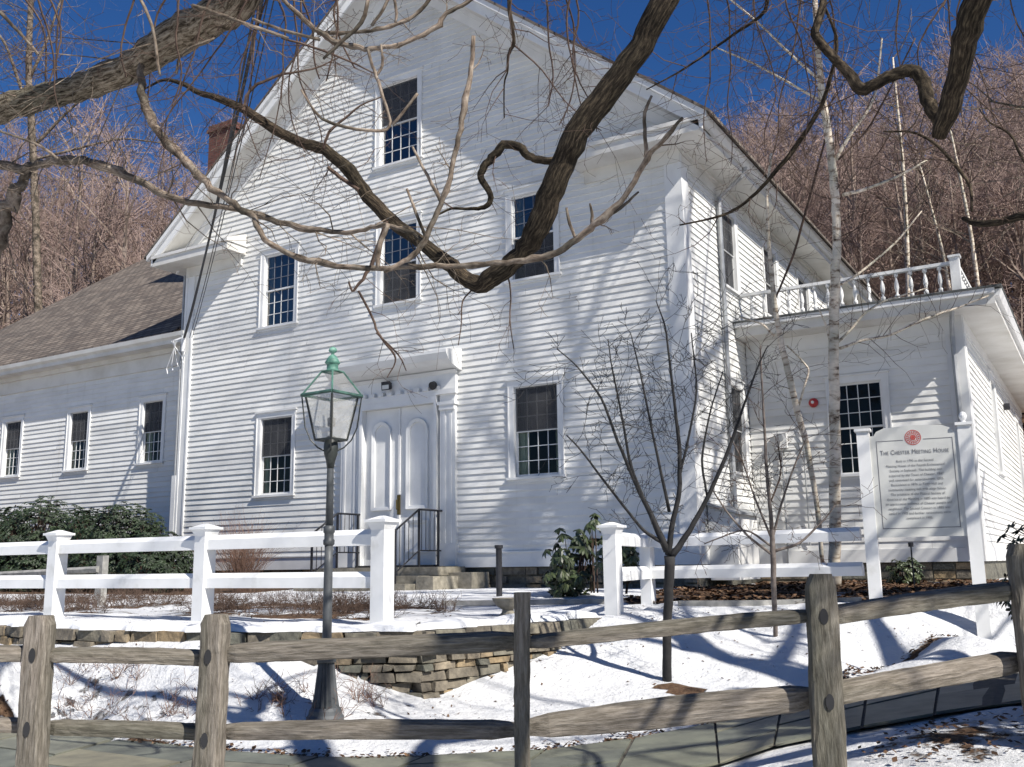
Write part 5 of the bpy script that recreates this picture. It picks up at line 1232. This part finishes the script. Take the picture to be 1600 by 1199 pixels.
HB = [(-18.0, 13.3, .5, 1.5, .9, .85), (-20.4, 13.2, .55, 1.6, 1.0, 1.0), (-22.9, 13.2, .6, 1.7, 1.0, .95), (-16.4, 13.2, .15, .9, .7, .75)]
hl = ['dark evergreen hedge shrub below the wing, second from the house corner', 'tall dark evergreen shrub under the wing windows', 'dark evergreen shrub at the far left edge under the wing', 'low dark evergreen shrub nearest the left house corner']
for i, b_ in enumerate(HB): shrub('evergreen_shrub', hl[i], [b_, (b_[0]+.5, b_[1]-.5, -.05, b_[3]*.8, .6, .5)], 2900 if i < 3 else 1500, .09, 'leaf', 60+i, group='evergreen shrubs in front of the left wing')
p = at(905, 870, 14)
shrub('rhododendron', 'drooping-leaved rhododendron bush against the right half of the front wall', [(p.x-.02, p.y-.2, .15, .32, .38, .5), (p.x-.1, p.y-.2, -.2, .42, .4, .25), (p.x+.28, p.y, .38, .16, .2, .42)], 95, .15, 'rhodo', 70, drop=.8, per=8)
p = at(965, 840, 13.2)
shrub('rhododendron', 'second sparse rhododendron behind the right white fence post', [(p.x, p.y, .12, .3, .3, .35)], 70, .15, 'rhodo', 71, drop=.8, per=8)
p = at(1596, 835, 7.5)
shrub('holly_bush', 'dark holly bush rising at the right edge behind the last fence post', [(-.04, 7.4, -.15, .62, .45, .62), (-.02, 7.4, -.35, .58, .4, .5), (1.7, 6.5, .45, 1.0, .9, 1.5), (1.3, 7.6, .1, 1.0, .8, 1.1)], 6500, .07, 'leaf', 72, drop=.1)  # two larger lobes out of frame are added to shade the path
p = at(1475, 905, 15); shrub('evergreen_shrub', 'small yellow-green shrub at the right wing foundation', [(onY(1415, 900, 17).x, 17, -.22, .3, .3, .25)], 110, .08, 'rhodo', 73)
p = onY(380, 880, 13.6); t = thing('bare_shrub', (p.x, p.y, -.45), 'leafless reddish-brown twiggy shrub left of the front steps', 'shrub'); mb = MB(); rg = random.Random(81)
for i in range(190):
    a = rg.uniform(0, 6.28); s_ = rg.uniform(.05, .75); grow(mb, Vector((p.x+rg.gauss(0, .06), p.y+rg.gauss(0, .06), -.45)), Vector((math.cos(a)*s_, math.sin(a)*s_, 1)), rg.uniform(.75, 1.15), .006, 1, rg, .02, .4, 4, (4, 3, 3, 3), 4, .1, .002)
mb.build('stems', 'bushtwig', t)

# ------------------------------------------------------------------ leaf litter and ground-cover twigs
rg = random.Random(91); lm = MB(); tm = MB(); tm2 = MB()
def scatter(poly, n, kind, thr=.5, size=(.02, .045)):
    xs = [q[0] for q in poly]; ys = [q[1] for q in poly]; X = np.array([rg.uniform(min(xs), max(xs)) for _ in range(n)]); Y = np.array([rg.uniform(min(ys), max(ys)) for _ in range(n)])
    ok = in_poly(X, Y, poly) & (fbm(X+3, Y+7, 1.1) > thr); X = X[ok]; Y = Y[ok]; Z = height(X, Y)
    for x, y, z in zip(X, Y, Z):
        if kind == 'leaf':
            s_ = rg.uniform(*size); a = rg.uniform(0, 6.28); u = Vector((math.cos(a), math.sin(a), rg.uniform(-.5, .5)))*s_; v = Vector((-math.sin(a), math.cos(a), rg.uniform(-.5, .5)))*s_*.6; c = Vector((x, y, z+.015+rg.random()*.02))
            lm.face([c-u, c+v, c+u*.9, c-v])
        else:
            c = Vector((x, y, z-.01))
            mm = tm if kind == 'twig' else tm2
            for k in range(rg.randint(3, 6)): grow(mm, c, Vector((rg.uniform(-1, 1), rg.uniform(-1, 1), rg.uniform(.5, 1.4))), rg.uniform(.08, .24), .003, 1, rg, 0, .7, 3, (3, 3, 3, 3), 2, .25, .0016)
bedR = [(-5.2, 11.3), (-2.7, 11.2), (-2.2, 12.6), (-.9, 14), (-.9, 19), (-5.9, 19), (-5.9, 12.5)]
scatter(bedR, 9000, 'leaf', .38, (.025, .06)); scatter([(-2.5, 5.4), (-1.7, 6.8), (-.9, 8.2), (.6, 7.8), (.3, 5.5), (-1.2, 3.4)], 3500, 'leaf', .55, (.012, .028))
edge = []
for i in range(2, 13):
    for _ in range(130):
        q = lerp(PF[i], PF[i+1], rg.random()); edge.append((q[0]+rg.gauss(0, .045), q[1]+rg.gauss(0, .045)))
ex = np.array([e[0] for e in edge]); ey = np.array([e[1] for e in edge]); ez_ = np.maximum(height(ex, ey), 0*ex+np.array([hz(0, 0)]*len(ex)))
for x, y, z in zip(ex, ey, ez_):
    s_ = rg.uniform(.012, .03); a = rg.uniform(0, 6.28); u = Vector((math.cos(a), math.sin(a), rg.uniform(-.6, .6)))*s_; v = Vector((-math.sin(a), math.cos(a), rg.uniform(-.6, .6)))*s_*.6; c = Vector((x, y, z+.02)); lm.face([c-u, c+v, c+u*.9, c-v])
for _ in range(900):
    x, y = (rg.uniform(-5, -.8), rg.uniform(6.2, 11)) if rg.random() < .6 else (rg.uniform(-11, -4.5), rg.uniform(5.0, 9.5))
    if in_poly(np.array([x]), np.array([y]), PPOLY)[0]: continue
    z = hz(x, y); s_ = rg.uniform(.006, .022); a = rg.uniform(0, 6.28); u = Vector((math.cos(a), math.sin(a), rg.uniform(-.6, .6)))*s_; v = Vector((-math.sin(a), math.cos(a), rg.uniform(-.6, .6)))*s_*.5; c = Vector((x, y, z+.008)); lm.face([c-u, c+v, c+u*.9, c-v])
tag(lm.build('leaf_litter', 'litter'), 'fallen brown leaves scattered over beds and the path edge', 'fallen leaves', kind='stuff')
scatter([(-15, 7.5), (-10, 7.6), (-6.1, 7.6), (-6.3, 9.3), (-7.5, 10.5), (-15, 11.5)], 1300, 'cover', .52)
scatter([(-10, 5.0), (-6, 5.2), (-4.9, 5.5), (-5.1, 6.5), (-10, 5.9)], 260, 'twig', .53)
tag(tm2.build('ground_cover', 'twig'), 'dark twiggy ground cover in the snowy bed behind the white fence', 'ground cover', kind='stuff')
tag(tm.build('ground_cover', 'bushtwig'), 'dry reddish twiggy ground cover poking through the snow', 'ground cover', kind='stuff')

# ------------------------------------------------------------------ bare woods
def wood_tree(seed, H=15.0, fine=True):
    rg = random.Random(seed); tr = MB(); tw = MB()
    lean = Vector((rg.gauss(0, .04), rg.gauss(0, .04), 1)); pts = []; q = Vector((0, 0, -.5)); n = 9; rs = []
    for i in range(n+1):
        pts.append(q.copy()); rs.append(.17*(1-i/n)**.8+.02); q = q+(lean+Vector((rg.gauss(0, .06), rg.gauss(0, .06), 0)))*(H/n)
    tr.tube(pts, rs, 5, cap=False)
    for k in range(16):
        f = rg.uniform(.32, .98); i = min(n-1, int(f*n)); a = pts[i].lerp(pts[i+1], f*n-i); ang = rg.uniform(0, 6.28); s_ = rg.uniform(.45, .9)
        L = H*(.30-.17*f)*rg.uniform(.7, 1.3)
        d = Vector((math.cos(ang)*s_, math.sin(ang)*s_, 1)).normalized()
        bp = [a]; br = [rs[i]*.45]; qq = a.copy()
        for j in range(3): d = (d+Vector((rg.gauss(0, .15), rg.gauss(0, .15), .1))).normalized(); qq = qq+d*L/3; bp.append(qq.copy()); br.append(rs[i]*.45*(1-(j+1)/3.4)+.008)
        tr.tube(bp, br, 3, cap=False)
        for m_ in range(9):
            g_ = rg.uniform(.2, 1); jx = min(2, int(g_*3)); c = bp[jx].lerp(bp[jx+1], g_*3-jx); e = Vector((rg.gauss(0, .7), rg.gauss(0, .7), rg.uniform(.2, 1.2))).normalized(); LL = rg.uniform(.7, 1.9)
            c2 = c+e*LL*.5; c3 = c2+(e+Vector((rg.gauss(0, .3), rg.gauss(0, .3), .2))).normalized()*LL*.5
            tw.tube([c, c2, c3], [.017, .012, .007], 3, cap=False)
            for w_ in range(4):
                e2 = (e+Vector((rg.gauss(0, .6), rg.gauss(0, .6), rg.gauss(0, .4)))).normalized(); s0 = c.lerp(c3, rg.uniform(.2, .95)); tw.tube([s0, s0+e2*rg.uniform(.4, 1.0)], [.010, .006], 3, cap=False)
    return tr, tw
protos = [wood_tree(200+i, 14+i % 3*1.5) for i in range(6)]
def np_of(mb): 
    return np.array(mb.v), np.array([f for f in mb.f], dtype=np.int64)
PR = [(np_of(a), np_of(b_)) for a, b_ in protos]
rg = random.Random(300); spots = []
for i in range(7500):
    ang = rad(rg.uniform(-68, 8)); r = 42+55*rg.random()**.8; x, y = r*math.sin(ang), r*math.cos(ang)
    if y < 25 or (x > -35 and x < 3 and y < 41): continue
    mind = 1.9
    if math.degrees(ang) < -43: mind = 2.4
    elif math.degrees(ang) < -22 and True: mind = 4.5          # mostly hidden behind the house
    if any((x-a)**2+(y-b_)**2 < mind**2 for a, b_ in spots): continue
    spots.append((x, y))
    if len(spots) >= 640: break
spots.sort(key=lambda s: math.hypot(*s)); xs = np.array([s[0] for s in spots]); ys = np.array([s[1] for s in spots]); zs = height(xs, ys)
def merged(name, mat, which, items):
    V = []; F = []; n = 0
    for (x, y, z, k, a, sc_) in items:
        v, f = PR[k][which]; c, s_ = math.cos(a), math.sin(a)
        w_ = np.stack([(v[:, 0]*c-v[:, 1]*s_)*sc_+x, (v[:, 0]*s_+v[:, 1]*c)*sc_+y, v[:, 2]*sc_+z], 1); V.append(w_); F.append(f+n); n += len(v)
    V = np.concatenate(V); F = np.concatenate(F); me = bpy.data.meshes.new(name); me.vertices.add(len(V)); me.vertices.foreach_set('co', V.astype(np.float32).ravel())
    me.loops.add(F.size); me.loops.foreach_set('vertex_index', F.astype(np.int32).ravel()); me.polygons.add(len(F)); me.polygons.foreach_set('loop_start', np.arange(0, F.size, 4, dtype=np.int32))
    try: me.polygons.foreach_set('loop_total', np.full(len(F), 4, dtype=np.int32))
    except Exception: pass
    me.update(calc_edges=True); me.materials.append(M[mat]); o = bpy.data.objects.new(name, me); COL.objects.link(o); return o
items = [(xs[i], ys[i], zs[i], rg.randrange(6), rg.uniform(0, 6.28), rg.uniform(.95, 1.3)) for i in range(len(spots))]
NEAR = 34
wt = merged('bare_wood', 'forest_trunk', 0, items[NEAR:]); tag(wt, 'leafless woods covering the hillside behind the house', 'woods', kind='stuff')
wb_ = merged('bare_wood_twigs', 'forest_twig', 1, items[NEAR:]); tag(wb_, 'reddish-brown haze of bare twigs over the hillside woods', 'woods', kind='stuff')
meshes = []
for k in range(6):
    ms = []
    for which, mt in ((0, 'forest_trunk'), (1, 'forest_twig')):
        v, f = PR[k][which]; me = bpy.data.meshes.new('woodland_tree'); me.from_pydata(v.tolist(), [], f.tolist()); me.update(); me.materials.append(M[mt]); ms.append(me)
    meshes.append(ms)
ordn = ['leftmost', 'second from left', 'third from left', 'fourth from left', 'fifth from left', 'sixth from left', 'seventh from left', 'eighth from left', 'ninth from left', 'tenth from left', 'eleventh from left', 'twelfth from left', 'thirteenth from left', 'fourteenth from left', 'fifteenth from left', 'sixteenth from left']+[q+' from left' for q in ('seventeenth', 'eighteenth', 'nineteenth', 'twentieth', 'twenty-first', 'twenty-second', 'twenty-third', 'twenty-fourth', 'twenty-fifth', 'twenty-sixth')]
for grp, sel, wh_ in (('front trees of the woods at left', [q for q in items[:NEAR] if q[0]/q[1] < -1.15], 'above the wing roof'), ('front trees of the woods at right', [q for q in items[:NEAR] if q[0]/q[1] > -.30], 'above the right wing'), ('front trees of the woods behind the house', [q for q in items[:NEAR] if -1.15 <= q[0]/q[1] <= -.30], 'behind the main roof')):
    sel.sort(key=lambda q: q[0]/q[1])
    for i, (x, y, z, k, a, sc_) in enumerate(sel):
        e = empty('woodland_tree', (x, y, z)); e.rotation_euler = (0, 0, a); e.scale = (sc_,)*3
        tag(e, 'slender leafless tree at the woods edge '+wh_+', '+ordn[min(i, 25)], 'tree', grp)
        for nm, me in zip(('trunk', 'twigs'), meshes[k]): o = bpy.data.objects.new(nm, me); COL.objects.link(o); o.parent = e
J = [(62, 560, 13), (58, 400, 12), (52, 260, 11), (50, 200, 11), (45, 130, 10), (46, 60, 9), (50, -30, 8), (52, -120, 6)]
J2 = [(50, 190, 6), (30, 130, 5), (10, 70, 4), (-20, 30, 3)]; J3 = [(48, 120, 5), (75, 60, 4), (95, 0, 3)]; J4 = [(52, 230, 6), (110, 170, 4), (170, 120, 3), (230, 90, 2)]; J5 = [(52, 250, 5), (110, 235, 4), (190, 215, 3), (260, 225, 2)]
tree_from('woodland_tree', 'tan bare tree with pale fanning twigs standing behind the wing at far left', 'tree', 'palebark', 'palebark', [J, J2, J3, J4, J5], 43, [(.38, (1.6, 5), 2, .022, 14, .0)]+[(.32, (1.2, 3.8), 2, .016, 1, 0)]*4, seed=19)
# pale slender birches standing in the woods at right
pb_ = [(1420, 560, 1395, 90, 34), (1540, 560, 1480, 180, 36), (1500, 560, 1438, 260, 40)]
for i, (x0, y0, x1, y1, d) in enumerate(pb_):
    a = at(x0, y0, d); c = at(x1, y1, d); base = Vector((a.x+(a.x-c.x)*.2, a.y, hz(a.x, a.y))); t = thing('birch_tree', base, ['pale birch in the woods above the balustrade, leftmost of three', 'pale birch in the woods above the right end of the balustrade', 'thin pale birch between two others in the woods at right'][i], 'tree', 'pale birches in the woods')
    rg = random.Random(400+i); q = jitter_path([(base, .12), (a, .10), (a.lerp(c, .5)+Vector((.2, 0, 0)), .075), (c, .03)], 4, .03, rg); mb = MB(); mb.tube([p for p, r in q], [r for p, r in q], 6); mb.build('trunk', 'birch', t, smooth=True)
    tw = MB(); dress(tw, q, rg, .45, (1.2, 3.2), 1, .03, .05, 3, 6, .6, .012); tw.build('branches', 'palebark', t)

# ------------------------------------------------------------------ street trees outside the frame (they shade the lawn and the front)
def shade_tree(x, y, H, label, seed, R=.24, spread=1.0, nl=13):
    rg = random.Random(seed); z = hz(x, y); t = thing('street_tree', (x, y, z), label, 'tree', 'bare trees right of the house'); mb = MB()
    pts = [Vector((x, y, z-.3))]; q = pts[0].copy(); n = 8; rs = [R]
    for i in range(n): q = q+Vector((rg.gauss(0, .06), rg.gauss(0, .06), 1)).normalized()*(H*.72/n); pts.append(q.copy()); rs.append(R*(1-.75*(i+1)/n))
    mb.tube(pts, rs, 10); mb.build('trunk', 'bark', t, smooth=True); lb_ = MB()
    for k in range(nl):
        f = rg.uniform(.3, 1); i = min(n-1, int(f*n)); a = pts[i].lerp(pts[i+1], f*n-i); an = rg.uniform(0, 6.28)
        grow(lb_, a, Vector((math.cos(an)*.8*spread, math.sin(an)*.8*spread, .9)), H*.36*rg.uniform(.7, 1.2), max(.025, rs[i]*.55), 3, rg, .03, .6, 4, (6, 4, 3, 3), 5, .14, .006, .62)
    lb_.build('crown', 'bark', t)
shade_tree(2.4, 12.0, 19, 'tall bare tree just right of the picture beside the right wing', 501, .26, nl=11)
shade_tree(3.3, 6.9, 12, 'bare tree right of the path with a thick trunk', 502, .34, nl=8)
shade_tree(7.0, 10.4, 25, 'large bare tree farther right across the lawn', 503, .42, nl=27)
shade_tree(8.5, 14.5, 14, 'smaller bare tree at the far right near the wing', 504, .22, nl=4)
shrub('evergreen_shrub', 'unseen dark evergreen mass added right of the path to shade it', [(2.6, 6.1, 1.4, 1.2, 1.0, 2.7)], 1500, .12, 'leaf', 74)  # added out of frame to block sun from the path
